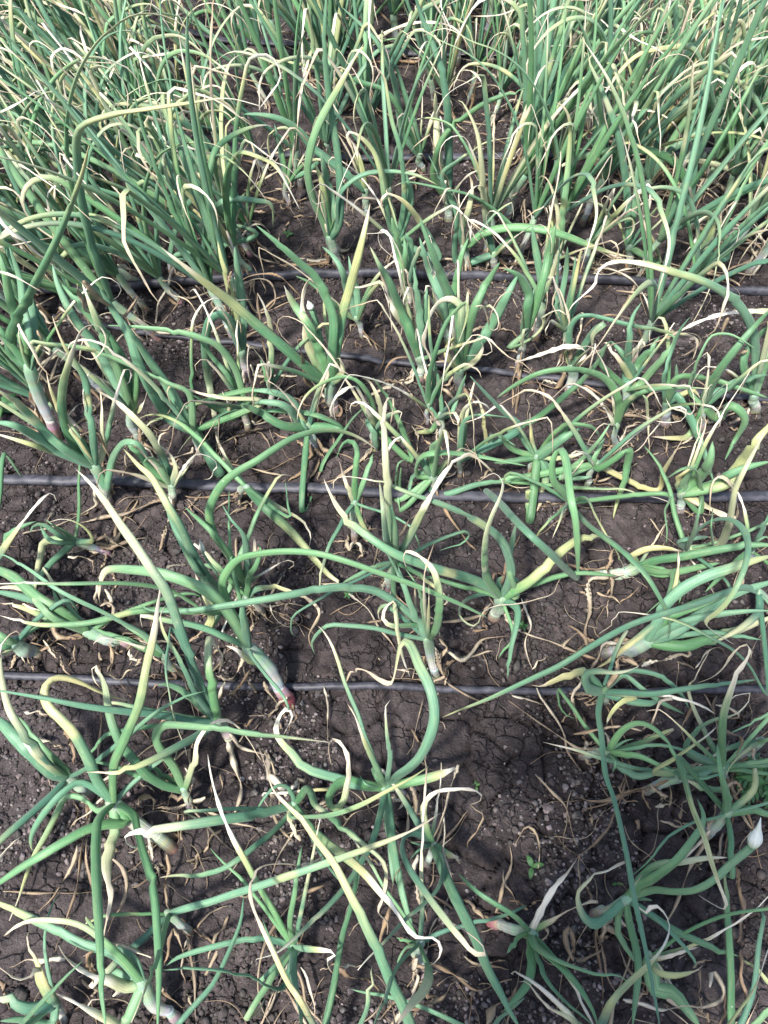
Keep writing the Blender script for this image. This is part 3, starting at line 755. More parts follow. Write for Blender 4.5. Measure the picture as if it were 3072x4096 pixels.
L 66 9 9 .1 .35 .08 c : 1490 -140 1579 -60 1659 30 1779 150 1909 270 2009 370 2084 430
L 60 9 9 .1 .2 .1 : 1690 540 1640 380 1660 200 1690 60
D 40 .05 .03 .02 : 1490 640 1470 700 1500 770 1400 770
D 34 .05 .05 .04 : 1550 480 1540 400 1600 410
P 640 195 640 -60 .14 58 | bare white onion neck with brown scaly bulb standing before the thick drip pipe
L 50 9 9 .14 .25 .28 : 640 -70 640 -200 650 -320 655 -400 620 -460 560 -440 520 -350
L 45 9 9 .14 .2 .22 : 645 -70 700 -200 730 -300 760 -380
L 50 .1 .5 .14 .2 .2 : 630 -60 580 -200 540 -330
L 40 .4 .9 .14 .1 .05 : 660 0 700 100 760 150
D 40 .05 .03 .02 : 640 190 600 240 590 140
D 34 .05 .03 .02 : 650 200 700 270 660 300
D 30 .12 .14 .14 : 640 -50 660 -130 630 -170 610 -120
P 45 655 -60 560 .10 60 | pink onion bulb with a straw leaf winding down onto crumbly soil
L 52 .28 .5 .1 .15 .02 : -80 545 0 500 130 490 260 530 370 590 412 650 385 720 345 790 350 850 365 885
L 50 9 9 .1 .2 .25 : -70 550 -50 440 0 350 30 250 10 200
D 22 .04 .02 .01 : 90 600 110 680 170 730 250 745 300 700 260 640
D 25 .03 .02 .01 : 0 790 60 790 80 870 60 960
D 18 .03 .02 .01 : 440 1130 470 1270 465 1380 465 1480
P -130 -90 -60 -160 .10 60 | onion plant with one leaf lying along the dark soil, yellowing to a point
L 70 .42 .92 .15 .06 .02 : -60 -160 60 -30 200 100 320 230 410 340 480 415 545 462 470 468 420 465
L 36 .4 .8 .1 .06 .02 : -60 -150 100 -60 260 30 330 90 355 170 340 240
L 30 9 9 .12 .2 .2 : -50 -150 200 30 205 -50 190 -200
T C2 Z
P 500 430 820 355 .05 85 | fallen onion with reddish bulb, white neck and leaves swept straight sideways
L 72 9 9 .06 .15 .2 : 830 350 950 310 1100 290 1300 250 1500 220 1659 210 1750 200
L 66 .25 .95 .06 .1 .1 c : 790 330 780 290 820 260 900 235 1000 235 1100 258
L 50 9 9 .06 .12 .12 : 850 380 950 390 1040 390 1010 540 950 590 870 660
L 36 9 9 .06 .1 .08 : 850 370 970 370 1060 430 1100 500 1080 600
L 60 9 9 .06 .06 .06 : 850 380 950 400 1060 390 1200 360 1350 330
D 40 .04 .03 .02 : 700 400 800 440 880 500
D 26 .05 .03 .02 : 620 380 650 470 620 600 620 680
D 40 .12 .08 .03 : 660 240 630 310 620 380 650 480 650 540
D 22 .03 .02 .01 : 820 490 770 540 700 585
D 30 .03 .02 .01 : 550 520 600 550 650 550 700 600
P 580 920 880 840 .06 95 | fallen onion with frayed grey neck and a broad sheaf of speckled leaves
L 88 9 9 .07 .12 .12 : 880 840 1050 780 1200 680 1350 580 1500 510 1659 460 1750 430
L 88 9 9 .07 .14 .14 : 860 820 950 740 1050 660 1200 600 1350 540 1500 470
L 92 .7 9 .07 .2 .2 : 880 810 950 700 1000 600 1100 500 1250 420 1400 370 1550 320 1700 280
L 92 .6 9 .06 .08 .08 : 900 860 1100 870 1250 830 1450 770 1659 690 1750 660
L 62 .5 9 .1 .1 .06 : 940 720 820 810 720 890 620 970 550 1010
L 70 9 9 .07 .16 .18 : 890 830 1000 760 1150 700 1350 660 1550 640 1700 640
L 46 9 9 .07 .1 .1 : 920 850 1100 800 1280 780 1450 800 1620 830
D 40 .05 .03 .02 : 680 850 600 870 540 950 510 1020
D 40 .04 .03 .03 : 840 1000 950 960 1100 930 1160 940 1130 870 1090 840
D 30 .03 .02 .01 : 330 880 380 810 450 790 510 840
D 22 .03 .02 .01 : 60 560 100 650 120 750 90 830 100 950 130 1010
D 24 .02 .02 .01 : 130 1020 180 960 250 940
D 20 .1 .06 .02 : 1070 970 1150 1000 1200 1020
P 1690 620 1600 520 .10 60 | onion plant sending one long tapering leaf down across the soil to the thin pipe
L 60 .95 9 .12 .28 .05 : 1600 500 1480 490 1250 580 1050 640 880 690 750 740 600 820 450 910 300 1000 150 1070 0 1140 -150 1210 -330 1280 -450 1330
L 60 .6 9 .1 .12 .1 : 1600 640 1500 740 1400 800 1300 850
L 40 .78 .84 .1 .22 .12 : 1660 1160 1540 1000 1440 900 1320 830 1180 755 1050 700 900 668 780 652 690 650 670 690 640 708 645 735 600 765 562 790
P 1130 300 1130 240 .07 60 | onion plant with a thin teal leaf hooping round into a wiry curl
L 46 .7 .8 .1 .35 .1 : 1120 230 1200 120 1300 55 1400 45 1480 90 1525 180 1525 290 1480 430 1410 560 1330 650 1265 695 1260 735 1330 790 1440 860
L 62 9 9 .08 .3 .35 : 1120 250 1180 130 1210 0 1230 -100
L 46 9 9 .08 .3 .3 : 1290 240 1290 100 1300 -20
L 78 .08 .95 .08 .35 .4 : 1330 220 1400 100 1430 -50 1450 -150 1520 -300 1660 -560
L 46 9 9 .08 .15 .1 : 1040 240 1080 190 1180 170 1280 160
P 1570 330 1550 250 .08 60 | onion plant with a broad leaf rising beside the fallen speckled sheaf
L 52 9 9 .08 .2 .25 : 1550 250 1620 120 1680 0 1720 -120
L 60 9 9 .08 .2 .2 : 1550 250 1600 180 1680 160
L 60 9 9 .08 .1 .1 : 1540 260 1450 330 1350 420 1250 520
P 350 -10 370 -60 .1 60 | onion plant with two slender leaves trailing across to the reddish fallen bulb
L 62 9 9 .15 .3 .15 : 380 -30 470 60 580 150 700 240 800 330 890 440 960 560 1010 660 1025 760 1010 820
L 42 .35 .95 .15 .25 .12 : 480 -90 540 20 600 130 680 260 730 370
L 36 9 9 .1 .15 .12 : 980 -120 990 0 1005 120 1000 210
L 60 9 9 .1 .3 .1 : 380 -40 340 -120 270 -200 260 -330 310 -410 350 -330 380 -100 410 50 425 250 428 430
P 610 1220 585 1165 .08 60 | tangled onion with a pale shining loop and crumpled straw over the thin pipe
L 78 .4 .85 .08 .14 .1 : 560 1120 500 1070 440 1040 350 1060 260 1100 190 1130 120 1120
L 78 .72 .92 .08 .2 .2 : 580 1155 510 1150 470 1090 490 1040 560 1030 650 1040 740 1030 820 1000 830 985
D 50 .2 .2 .2 : 820 1000 760 980 690 950 720 940 800 980
D 45 .14 .18 .2 : 620 1140 660 1060 700 950 740 940 800 980
L 60 9 9 .08 .28 .42 : 575 1170 560 1300 580 1450 600 1659 620 1750 660 1859 720 2109 760 2309 790 2489 830 2669 870 2859 920 3109 960 3350
L 50 9 9 .08 .2 .2 : 600 1165 750 1170 900 1180 1100 1150 1300 1120 1450 1105 1590 1085
L 45 9 9 .14 .14 .1 : 680 1080 740 1060 850 1150 980 1240 1120 1310
L 42 9 9 .14 .14 .1 : 740 1040 820 1030 950 1060 1050 1130 1110 1200 1150 1280
L 42 9 9 .08 .14 .16 : 600 1150 650 1100 720 1050
L 60 .1 .95 .08 .1 .05 : 810 1195 760 1210 700 1240 640 1310 610 1385
L 72 9 9 .06 .08 .06 : 620 1170 750 1220 900 1240 960 1200
L 56 .05 .3 .14 .18 .1 : 1020 1200 960 1230 930 1310 900 1370 840 1410
D 35 .08 .06 .03 : 450 1100 400 1200 400 1300 430 1390
D 28 .1 .1 .1 : 400 1440 550 1410 700 1400 840 1420
D 20 .03 .01 .01 : 160 1140 180 1200 220 1250 300 1350 340 1450 350 1550 400 1620 450 1680
D 24 .03 .02 .01 : 0 1190 100 1220 210 1250
D 40 .05 .04 .03 : 370 1180 450 1180 520 1200
D 34 .06 .04 .03 : 560 1180 480 1240 500 1260 580 1200
D 34 .04 .04 .03 : 600 1430 640 1520 720 1560
P 455 1570 620 1560 .06 68 | small onion with clean white neck and arched leaves spreading toward the loose husk
L 62 9 9 .07 .2 .2 : 640 1530 700 1430 800 1370 900 1390 990 1470 1050 1570 1110 1660 1130 1720
L 50 9 9 .07 .12 .12 : 640 1600 750 1570 850 1590 950 1640 1040 1680
L 36 9 9 .07 .14 .14 : 640 1570 800 1530 950 1510 1100 1540 1250 1600
L 26 9 9 .07 .1 .12 : 640 1540 720 1490 785 1470
L 60 9 9 .07 .08 .1 : 640 1580 700 1650 800 1710 900 1700 980 1660
L 30 9 9 .07 .1 .08 : 630 1560 670 1620 650 1690
D 45 .03 .03 .02 : 460 1560 480 1500 520 1490
D 40 .03 .03 .02 : 470 1600 530 1640 560 1600 540 1570
P 1400 1760 1370 1660 .08 70 | onion plant with a tall yellow-edged leaf ending in a brown hook
L 66 .5 .6 .08 .32 .2 : 1350 1640 1360 1480 1370 1320 1410 1180 1460 1050 1520 960 1545 880 1500 860 1430 920 1370 1010 1300 1070 1200 1110
L 62 .4 .95 .1 .18 .2 : 930 1690 1050 1600 1150 1530 1250 1460 1330 1390
L 36 .6 .82 .08 .25 .25 : 1350 1670 1200 1500 1100 1400 1000 1310 950 1280 870 1290
L 72 .6 .72 .08 .2 .2 : 1130 1540 1220 1400 1330 1340 1420 1330 1500 1270 1545 1200 1500 1180 1430 1200 1390 1270 1370 1350
L 56 9 9 .08 .1 .1 : 1380 1650 1500 1640 1659 1640 1740 1640
L 34 9 9 .1 .1 .1 : 1700 1290 1659 1310 1550 1370 1400 1440
D 28 .14 .1 .06 : 1350 1410 1450 1440 1490 1490 1440 1600 1400 1680
D 22 .06 .05 .03 : 1190 1010 1290 890 1350 880 1380 920
L 40 .3 .8 .05 .1 .1 : 1150 1200 1200 1050 1280 900
D 26 .04 .03 .02 : 1180 1250 1130 1330 1100 1400 1120 1500
D 26 .04 .03 .02 : 1320 1250 1400 1270 1480 1320 1400 1340
P 1430 1620 1600 1490 .06 70 | fallen onion with striped dead wrappers behind the jagged weed
L 62 9 9 .06 .1 .1 : 1590 1490 1659 1470 1740 1460
L 40 .4 9 .06 .2 .25 : 1600 1490 1500 1560 1420 1640 1390 1700
D 60 .06 .05 .04 : 1550 1520 1570 1600 1600 1640
D 50 .06 .05 .03 : 1480 1560 1430 1620 1440 1690
'''
DATA_V = '''
T A1 V
P 370 1180 190 720 0 100 | tall onion with the thickest banded white neck, one fat leaf curving across
L 95 .9 9 0 : 150 720 85 640 70 530 110 410 170 290 240 150 310 10 390 -160 470 -360 540 -560 575 -715
L 92 9 9 .05 : 180 690 150 550 100 400 60 250 30 100 -20 -60
L 84 9 9 .1 : 200 680 185 500 150 320 130 150 60 -60
L 62 9 9 .02 : 160 700 60 560 0 470 -60 400
L 84 9 9 .12 : 220 690 215 500 200 300 190 200
L 44 9 9 .05 : 190 680 150 600 120 540 100 480
D 60 -.02 : 240 700 280 620 280 560 240 480
P 700 1600 615 1360 0 85 | onion plant at the thick pipe with a straw leaf looped into a ring
L 75 .5 .66 0 : 590 1330 500 1250 430 1130 400 980 410 830 450 680 490 560 540 470 600 445 650 460 685 530 670 600 620 660 570 670 520 640
L 66 .45 .95 .03 : 600 1330 520 1200 440 1090 370 960 320 840 300 740
L 66 .78 .92 .06 : 610 1330 600 1150 570 950 550 800 480 680 420 590 370 480 340 390
L 72 .8 9 -.05 : 570 1350 430 1260 300 1150 180 1020 80 930 0 880 -60 850
L 80 9 9 -.06 : 560 1350 400 1270 250 1180 100 1100 0 1080 -80 1060
L 50 .5 .9 -.05 : 550 1350 350 1270 200 1220 0 1160 -50 1150
L 62 .05 .85 .02 : 660 1390 670 1250 660 1100 660 980 650 870
D 34 0 : 640 1230 580 1220 535 1180 560 1140 620 1150 680 1240 720 1310
L 80 9 9 -.06 : 690 1500 700 1450 730 1320 790 1220 860 1205 920 1240 960 1310
L 40 .1 .8 -.02 : 610 1340 540 1240 480 1150 440 1090
P 900 1200 850 1010 0 70 | leaning onion in the crowded side with a husky straw point above its leaves
L 86 .85 .97 0 : 850 1000 780 780 700 600 620 400 560 250 530 170
L 86 9 9 .08 : 860 990 800 700 660 480 500 300 400 180
L 80 9 9 .12 : 850 990 720 760 600 560 480 400 380 200 340 50
L 50 .05 .5 -.02 : 870 1040 900 1000 940 930 955 860
L 66 9 9 .05 : 860 990 880 850 870 700 840 560
D 50 .1 : 540 160 600 230 660 300 750 370 820 390 880 300 890 260
D 34 .05 : 500 180 530 300 600 380 680 410
P 1120 1590 1110 1490 0 70 | onion plant with a yellow leaf striped by shade, dried to straw at the end
L 82 .45 .82 .04 : 1110 1500 1060 1320 980 1170 880 1060 760 950 660 890 580 855
L 60 .2 .5 -.02 : 1120 1490 1140 1380 1100 1280 1030 1220 1050 1150 1100 1150
L 58 9 9 -.04 : 1110 1480 1010 1330 960 1310 930 1340
L 50 9 9 .02 : 1100 1480 980 1380 880 1260 800 1180
P 1310 1300 1270 1200 0 60 | reddish onion base under the longest diagonal leaf of the crowded side
L 90 9 9 .05 : 1430 1420 1340 1250 1200 1040 1090 850 970 680 860 510 800 420
L 66 .88 .92 .02 : 1260 1180 1230 900 1100 830 950 760 780 680 600 610 450 585 300 570 205 555 220 620 260 700 310 760
L 82 9 9 .1 : 1250 1190 1100 1050 1000 900 900 700 830 500 750 380 640 200
L 52 .4 .78 0 : 1700 950 1450 920 1300 890 1180 855 1100 845 1085 890 1110 970
L 40 .1 .5 .02 : 1250 1190 1200 1120 1200 1030 1230 950
D 30 0 : 1060 900 1090 960 1100 1000 1080 1050
P 1610 1130 1600 1070 0 55 | onion plant with several thin leaves arching over toward the crowded side
L 52 .88 .97 -.05 : 1620 1070 1659 870 1500 890 1350 930 1200 980 1080 1040 970 1080 910 1170
L 56 .82 .92 -.08 : 1620 1080 1659 990 1500 1000 1350 1080 1250 1160 1180 1240 1150 1290
L 56 9 9 0 : 1600 1060 1570 880 1520 720 1420 590 1300 530 1150 490 950 465 800 455 700 450
L 46 9 9 .04 : 1600 1065 1480 780 1380 660 1260 490
L 50 .4 .9 -.04 : 1590 1080 1500 1060 1480 960 1440 880
L 60 9 9 -.02 : 1580 1080 1450 1000 1350 960 1250 900
P 1605 790 1570 620 0 60 | upright onion with a browned outer leaf and white neck above red roots
L 86 .3 9 .03 : 1555 600 1520 350 1470 150 1430 0 1410 -100
L 72 9 9 .06 : 1575 600 1565 300 1540 100 1520 -60
L 78 .66 .84 -.08 : 1560 560 1500 440 1430 380 1365 410 1335 520 1335 680 1360 850 1385 1000 1400 1120 1410 1220 1395 1330
D 34 .02 : 1450 320 1490 430 1540 500 1500 640 1500 720
D 30 .02 : 1500 100 1480 200 1500 380 1570 520
T B1 V
P 510 1010 480 830 0 105 | stout onion with frosted white neck, wide leaves and a cream folded tip
L 85 .62 .96 -.05 : 450 800 330 720 180 590 0 440 -160 300 -320 180 -470 60 -560 -10 -620 -60
L 82 .22 .52 .05 : 450 780 350 600 310 400 300 300 320 200 350 150 390 180 400 250
L 76 .9 .97 .02 : 460 780 400 580 330 430 250 320 180 190
S 38 .04 : 470 770 420 560 380 420 355 345 ; 335 290 60
L 85 9 9 .03 : 490 770 500 560 500 400 450 260 380 130 300 60 180 -50 0 -200
L 92 .55 1.0 .06 : 510 770 525 580 560 380 610 200 650 50 700 -150 740 -340
L 80 9 9 .06 : 495 770 520 600 500 450 505 400
L 66 .15 .4 -.03 : 530 880 560 760 550 680 530 660 500 690 460 780 430 850 400 940 385 1010
D 36 -.04 : 420 900 330 800 290 640 270 560 300 540
L 40 9 9 .05 : 470 780 430 600 400 450 360 300
D 55 0 : 480 900 430 960 400 1030 400 1100
D 50 0 : 520 960 550 1020 520 1080
P 1065 795 1060 660 0 70 | onion plant with wide flat V of leaves standing at the skewed thin pipe
L 86 .92 9 0 : 1050 650 1000 500 930 340 870 180 800 60 770 0 740 -60
L 62 .28 .7 .02 : 1055 640 980 470 890 350 830 170 800 80
L 66 9 9 .04 : 1070 640 1060 400 1040 200 1020 70
L 60 9 9 .06 : 1080 640 1090 480 1100 300 1110 200
D 36 -.04 : 1040 710 990 660 930 650 870 690 840 760 860 840
D 20 .0 : 830 480 840 560 830 680 780 770
P 1325 860 1320 740 0 80 | big onion plant whose broad leaves spread wide beside the looping straw tip
L 92 9 9 .02 : 1310 720 1310 520 1280 330 1220 170 1170 50 1120 -80 1060 -250
L 76 9 9 .03 : 1340 700 1370 500 1420 330 1500 170 1580 40
L 86 9 9 .05 : 1350 700 1450 560 1540 420 1630 250 1700 120
L 64 .3 9 -.04 : 1290 740 1240 650 1245 580 1280 530
L 62 .45 .62 -.06 : 1330 420 1330 330 1270 280 1200 290 1140 360 1110 450 1085 560 1120 640 1135 700 1080 720
L 50 .2 .7 -.02 : 1360 740 1420 680 1470 600 1460 560
L 44 .1 .6 .02 : 1320 460 1370 380 1450 320 1490 370 1510 460
P 1245 565 1230 420 0 60 | upright onion with a smooth white neck behind the broad spreading plant
L 72 9 9 .03 : 1230 410 1200 280 1130 100 1090 -20 1060 -120
L 66 .05 .6 .02 : 1220 410 1180 300 1150 150 1110 0
L 62 9 9 .06 : 1240 410 1290 200 1330 0 1380 -120
P 990 330 985 240 0 55 | sheaf of dark upright leaves on an onion just in front of the wide grey pipe
L 72 9 9 .03 : 980 240 950 100 930 0 910 -100 880 -250
L 66 9 9 .05 : 995 240 1010 100 1000 0 970 -150
L 56 9 9 .02 : 975 240 960 150 970 0 960 -120
L 40 .1 .6 0 : 970 260 940 240 930 200
P 690 525 655 410 0 42 | little onion with a pink white stem on open cracked soil
L 62 9 9 .02 : 645 405 600 250 560 100 500 0 430 -60
L 56 9 9 .04 : 660 400 655 250 620 120 600 0
L 44 9 9 -.02 : 645 410 580 370 480 290 360 180 260 130
L 40 9 9 .04 : 655 400 670 300 650 220
D 24 -.02 : 650 440 600 520 560 600
D 20 -.02 : 690 510 740 560 760 600
P 1110 1090 1120 970 0 36 | thin young onion with one straw-pointed leaf bowed beside the spreading plant
L 46 .8 .93 .02 : 1120 960 1120 800 1170 600 1230 440 1300 350 1370 300 1360 420 1310 570
L 44 .5 .82 -.03 : 1130 950 1200 820 1290 740 1370 700 1440 740 1460 790
L 36 .9 9 .02 : 1200 1060 1190 850 1150 670 1125 500 1120 250
L 40 9 9 .02 : 1120 960 1150 850 1150 760
D 34 0 : 1180 1090 1130 1020 1110 980
P 780 1260 770 1110 0 48 | short onion with leaves hooked over like a fishing rod toward bare soil
L 46 .8 .9 -.02 : 770 1090 750 950 680 830 600 785 520 790 420 830 330 900 280 990 265 1080
L 52 .1 .72 0 : 800 1070 810 1040 790 920 740 820 690 790
L 46 9 9 .03 : 1010 1330 930 1080 850 920 760 790
L 26 9 9 .02 : 760 1100 735 1050 700 940 650 830
L 50 9 9 -.03 : 780 1110 740 1090 720 1070 760 1150 790 1250
L 50 9 9 -.02 : 780 1250 760 1180 790 1090
L 46 .2 .7 -.04 : 780 1250 720 1260 700 1330
P 385 1260 365 1210 0 60 | low onion with blue green leaves sweeping level toward the crowded side
L 62 9 9 -.02 : 360 1220 300 1100 200 980 100 950 -60 940
L 60 9 9 .02 : 350 1210 310 1100 250 950 100 880 -50 870
L 76 9 9 -.05 : 350 1230 180 1100 0 1000 -100 960
L 72 9 9 .02 : 560 1110 400 1030 250 1010 100 1000 0 1010
L 40 9 9 .04 : 370 1210 350 1080 320 1000
L 50 .1 .6 0 : 260 1150 230 1060 200 1000
L 45 9 9 -.05 : 300 1660 430 1350 540 1180 620 1060 700 980
D 60 0 : 380 1230 420 1290 440 1310
D 28 -.02 : 410 1310 380 1400 340 1480 335 1560
P 95 1010 95 930 0 42 | single slim onion with a yellow leaf drooping into a long brown thread
L 46 .45 .87 0 : 98 970 100 700 95 480 60 340 10 240
D 22 0 : 10 240 20 400 60 620 70 770 20 790
L 30 9 9 .02 : 90 960 70 800 30 670
P 1320 1430 1320 1320 0 40 | small onion with two thin yellow hooked leaves among dead grass like stems
L 42 .2 .75 0 : 1310 1260 1330 1050 1400 950 1480 960 1520 1000
L 42 9 9 -.02 : 1330 1270 1340 1100 1400 1040 1500 1030 1659 1050
L 40 .3 .8 .02 : 1480 1250 1480 1100 1450 950 1380 860
L 60 9 9 -.05 : 1700 1130 1600 1010 1480 880 1390 780
L 40 9 9 -.02 : 1520 1220 1520 1170 1600 1180 1680 1230
D 36 0 : 1200 1110 1140 1030 1110 990
P 1150 1560 1150 1430 0 70 | bushy low onion cluster of stubby upright leaves touching the thick pipe
L 66 9 9 0 : 1150 1420 1150 1250 1175 1210 1240 1150
L 62 9 9 .02 : 1130 1460 1080 1320 1060 1290
L 52 9 9 -.05 : 1130 1440 1040 1420 1060 1310 1180 1275 1400 1290 1659 1340 1750 1360
L 42 9 9 .02 : 920 1600 910 1500 920 1350 980 1320
L 42 9 9 0 : 940 1659 930 1500 940 1370
L 42 9 9 .02 : 1000 1540 1020 1430 1080 1400 1120 1440
L 50 9 9 .02 : 1140 1440 1090 1350 1110 1290
L 46 9 9 -.02 : 1140 1560 1250 1540 1400 1490 1500 1470 1659 1460
L 40 .2 .7 0 : 1160 1440 1240 1350 1290 1260
P 1190 1190 1190 1160 0 36 | sprawling young onion with a hooked yellow tip and white stem on dark soil
L 44 .5 .85 0 : 1190 1170 1140 1130 1080 1140 1040 1140 1010 1100
L 40 9 9 .02 : 1200 1160 1260 1030 1310 900 1360 770
D 22 0 : 1030 1130 1050 1190 1040 1270 1020 1310
T C1 V
P 40 740 80 510 0 60 | slender onion with a white stem flushed pink beside the cream folded leaf
L 72 9 9 0 : 80 490 100 330 110 250 60 150 0 100 -60 80
L 70 9 9 .05 : 100 480 150 330 200 150 230 0 250 -120
L 50 9 9 .02 : 80 490 110 330 150 200
L 46 .5 .85 -.06 : 80 560 -20 600 120 540 200 460 215 390 300 350 360 390
P 160 520 200 280 0 55 | upright onion with a tall white stem and scaly brown base among close neighbours
L 60 9 9 .03 : 205 260 230 100 250 -50 280 -200
L 66 9 9 .05 : 195 260 180 100 150 -60 130 -200
L 46 .3 9 .0 : 210 260 270 80 330 -100
P 345 620 335 540 0 42 | thin leaved onion standing in front of the wide dusty pipe
L 46 9 9 0 : 325 550 290 350 290 150 300 0 310 -120
L 46 9 9 .02 : 340 550 320 300 350 100 360 -60
L 38 .6 9 .02 : 355 540 380 300 420 100 450 -50
L 44 9 9 .04 : 345 540 360 350 400 150 410 0
D 30 0 : 320 600 340 560 350 620
P 370 890 390 720 0 75 | onion with grey ringed neck and a teal leaf arching out to a dangling cream tip
L 56 .72 .86 -.02 : 390 680 370 500 420 400 500 380 600 400 750 440 900 470 1050 500 1150 515 1200 550 1190 620 1165 680
L 56 .72 .88 -.02 : 410 700 480 560 540 480 600 440 560 470 520 520 520 620 480 660
L 58 .0 .12 -.04 : 420 700 470 640 460 600 400 585 300 600 150 650 20 690
L 40 .2 .7 0 : 370 700 340 620 340 570
D 40 -.02 : 370 700 380 650 350 600 310 700
P 660 1270 680 1090 0 52 | onion with a grey green stem and two leaves arching opposite ways
L 62 9 9 -.02 : 680 1070 695 950 640 830 560 770 450 740 300 735 150 770 0 850 -100 920
L 58 .93 1.0 -.03 : 690 1070 730 960 850 880 1000 855 1150 855 1280 860
L 40 .5 .9 -.05 : 760 950 860 900 880 1050 885 1180 895 1270
D 30 -.02 : 660 1030 590 970 520 1000 480 1080
D 34 -.02 : 660 1230 610 1260 580 1340
P 990 1095 1000 960 0 72 | onion with smooth white bulb base and one strong leaf bowing toward the pale broken leaf
L 46 9 9 .03 : 990 940 985 850 990 750 1040 600 1090 480 1150 400
L 76 9 9 -.1 : 1010 940 1060 900 1130 1000 1200 1150 1260 1320 1310 1480
L 66 9 9 -.02 : 1010 930 1060 800 1150 780 1300 800 1450 850 1659 920
L 40 9 9 0 : 1020 940 1060 850 1065 700
L 44 .3 .8 0 : 1030 960 1100 900 1180 870 1230 940
P 725 1010 720 940 0 60 | leafy onion with a yellow leaf twisting up into a straw hook
L 62 9 9 .02 : 720 930 740 750 760 550 780 400 840 300
L 56 .2 .7 .02 : 770 920 800 880 760 780 700 680 640 600 600 550 600 590
L 62 9 9 .0 : 750 920 820 840 900 750 1000 640 1060 540 1000 500
L 52 9 9 -.04 : 690 940 560 680 600 590 640 550
L 62 9 9 .03 : 730 920 780 760 720 640 640 550
L 66 9 9 .06 : 740 920 820 700 900 600 960 520
L 52 9 9 -.08 : -30 1140 0 1130 150 1060 300 940 450 810 560 680 620 560
P 1220 1130 1215 1040 0 55 | onion with a bulky pale green fold at its top beside the thick pipe
L 82 9 9 .02 : 1210 1040 1260 900 1330 760 1450 600 1570 460 1680 340
L 60 9 9 .04 : 1220 1040 1330 880 1500 800 1659 770
L 82 9 9 -.05 : 1225 1130 1330 1050 1420 970 1510 1060 1440 1200 1380 1320
L 46 9 9 0 : 1150 870 1180 740 1220 640 1280 530 1340 505 1420 510 1500 550 1580 605
L 56 .5 .9 -.05 : 1230 1120 1150 1160 1050 1180 900 1170
P 1570 1010 1570 900 0 80 | stout onion with a tall leaf arching far over to a hanging brown tip
L 76 .66 .82 -.02 : 1570 880 1580 650 1560 480 1480 330 1350 220 1200 150 1000 90 850 50 700 35 600 60 550 120 540 180 480 240 390 320 360 380
L 62 .2 .6 .04 : 1690 380 1659 360 1500 360 1350 380 1200 430 1080 490 1000 530 850 590
L 90 9 9 .02 : 1580 900 1620 760 1680 640
L 70 9 9 .03 : 1560 900 1500 700 1560 560 1680 440
D 30 .02 : 1400 400 1370 480 1320 580 1250 670
D 30 .02 : 1530 610 1450 640 1340 720 1260 770
P 1090 1650 1100 1540 0 70 | onion with wide soft leaves and a white hooked ribbon leaf at the thick pipe
L 72 9 9 0 : 1090 1560 1110 1470 1180 1360 1200 1340
L 62 .3 .9 .02 : 1070 1560 1080 1450 1130 1390 1190 1370
L 42 9 9 -.05 : 1215 1680 1220 1500 1200 1400 1150 1370 1080 1390 1000 1445
L 72 .0 .18 -.06 : 1440 1700 1435 1520 1380 1440 1320 1440 1290 1520 1280 1680
L 100 .25 9 .02 : 1380 1480 1420 1420 1500 1320 1580 1200 1659 1110 1720 1020
L 80 9 9 0 : 1100 1560 1200 1450 1280 1330 1300 1200
L 70 9 9 0 : 1300 1480 1400 1420 1520 1370 1680 1330
P 480 1510 500 1460 0 52 | onion lying with a leaf snapped over into a sharp green angle
L 66 .85 9 -.05 : 490 1470 560 1380 660 1320 755 1255 750 1350 720 1480 680 1600 655 1700
L 40 9 9 .02 : 500 1460 510 1300 480 1230
L 42 9 9 .0 : 300 1440 450 1320 560 1200 640 1080
L 56 .75 .92 -.1 : -60 1460 0 1465 200 1480 400 1500 600 1510 720 1510 850 1550 950 1570 1080 1620
L 50 .0 .85 -.05 : 920 1520 980 1400 1050 1280 1110 1180
L 50 9 9 .02 : 500 1460 540 1300 600 1180
P 130 1450 150 1360 0 60 | star shaped onion with short stiff leaves and one cut open hollow stump
L 36 .3 .8 .02 : 150 1350 130 1200 115 1020
L 42 9 9 .0 : 170 1340 230 1200 330 1100 420 1090 520 1110 570 1170
L 88 9 9 .0 : 190 1330 320 1190 450 1110
L 46 9 9 .0 : 120 1350 0 1250 -80 1150
L 46 9 9 .02 : 130 1340 60 1180 0 1100
L 40 .15 .5 -.04 : 200 1340 290 1310 400 1295 460 1275 480 1300 400 1400 350 1450
L 66 .9 9 -.06 c : 120 1720 110 1600 108 1520
L 66 .5 .9 -.05 : 190 1440 220 1400 200 1550 160 1659
L 50 9 9 -.05 : 180 1360 300 1420 420 1440 520 1430
L 50 9 9 .0 : 160 1350 -20 1330 -120 1340
T A0 V
P 1540 1420 1510 1320 0 60 | onion with a set of leaves arching together like a fountain over the tangled side
L 56 .7 .92 0 : 1500 1300 1480 1200 1400 1050 1300 900 1150 760 1000 700 850 675 740 680 670 720 650 790
L 56 .75 .97 .03 : 1510 1300 1450 1100 1350 930 1150 740 1000 670 810 640
L 46 .85 .97 -.03 : 1490 1310 1420 1120 1300 980 1150 850 1000 775 880 750 760 760 700 810
L 60 9 9 .06 : 1520 1300 1500 1050 1450 900 1400 750
P 1640 1560 1600 1450 0 60 | onion with a pale blunt leaf pointing level and a cream flag leaf
L 66 .4 1.0 -.02 c : 1570 1420 1450 1270 1350 1180 1200 1110 1000 1040 880 1000
L 50 .1 .6 .02 : 1560 1420 1480 1230 1400 1130 1330 1030 1290 990
L 50 9 9 .04 : 1590 1440 1500 1200 1450 1000 1400 850
P 1180 950 1160 830 0 55 | onion with a long yellow blade rising straight among green ones in the dense stand
L 58 .4 9 .02 : 1150 800 1100 650 1050 500 980 350 900 240 800 130 700 0
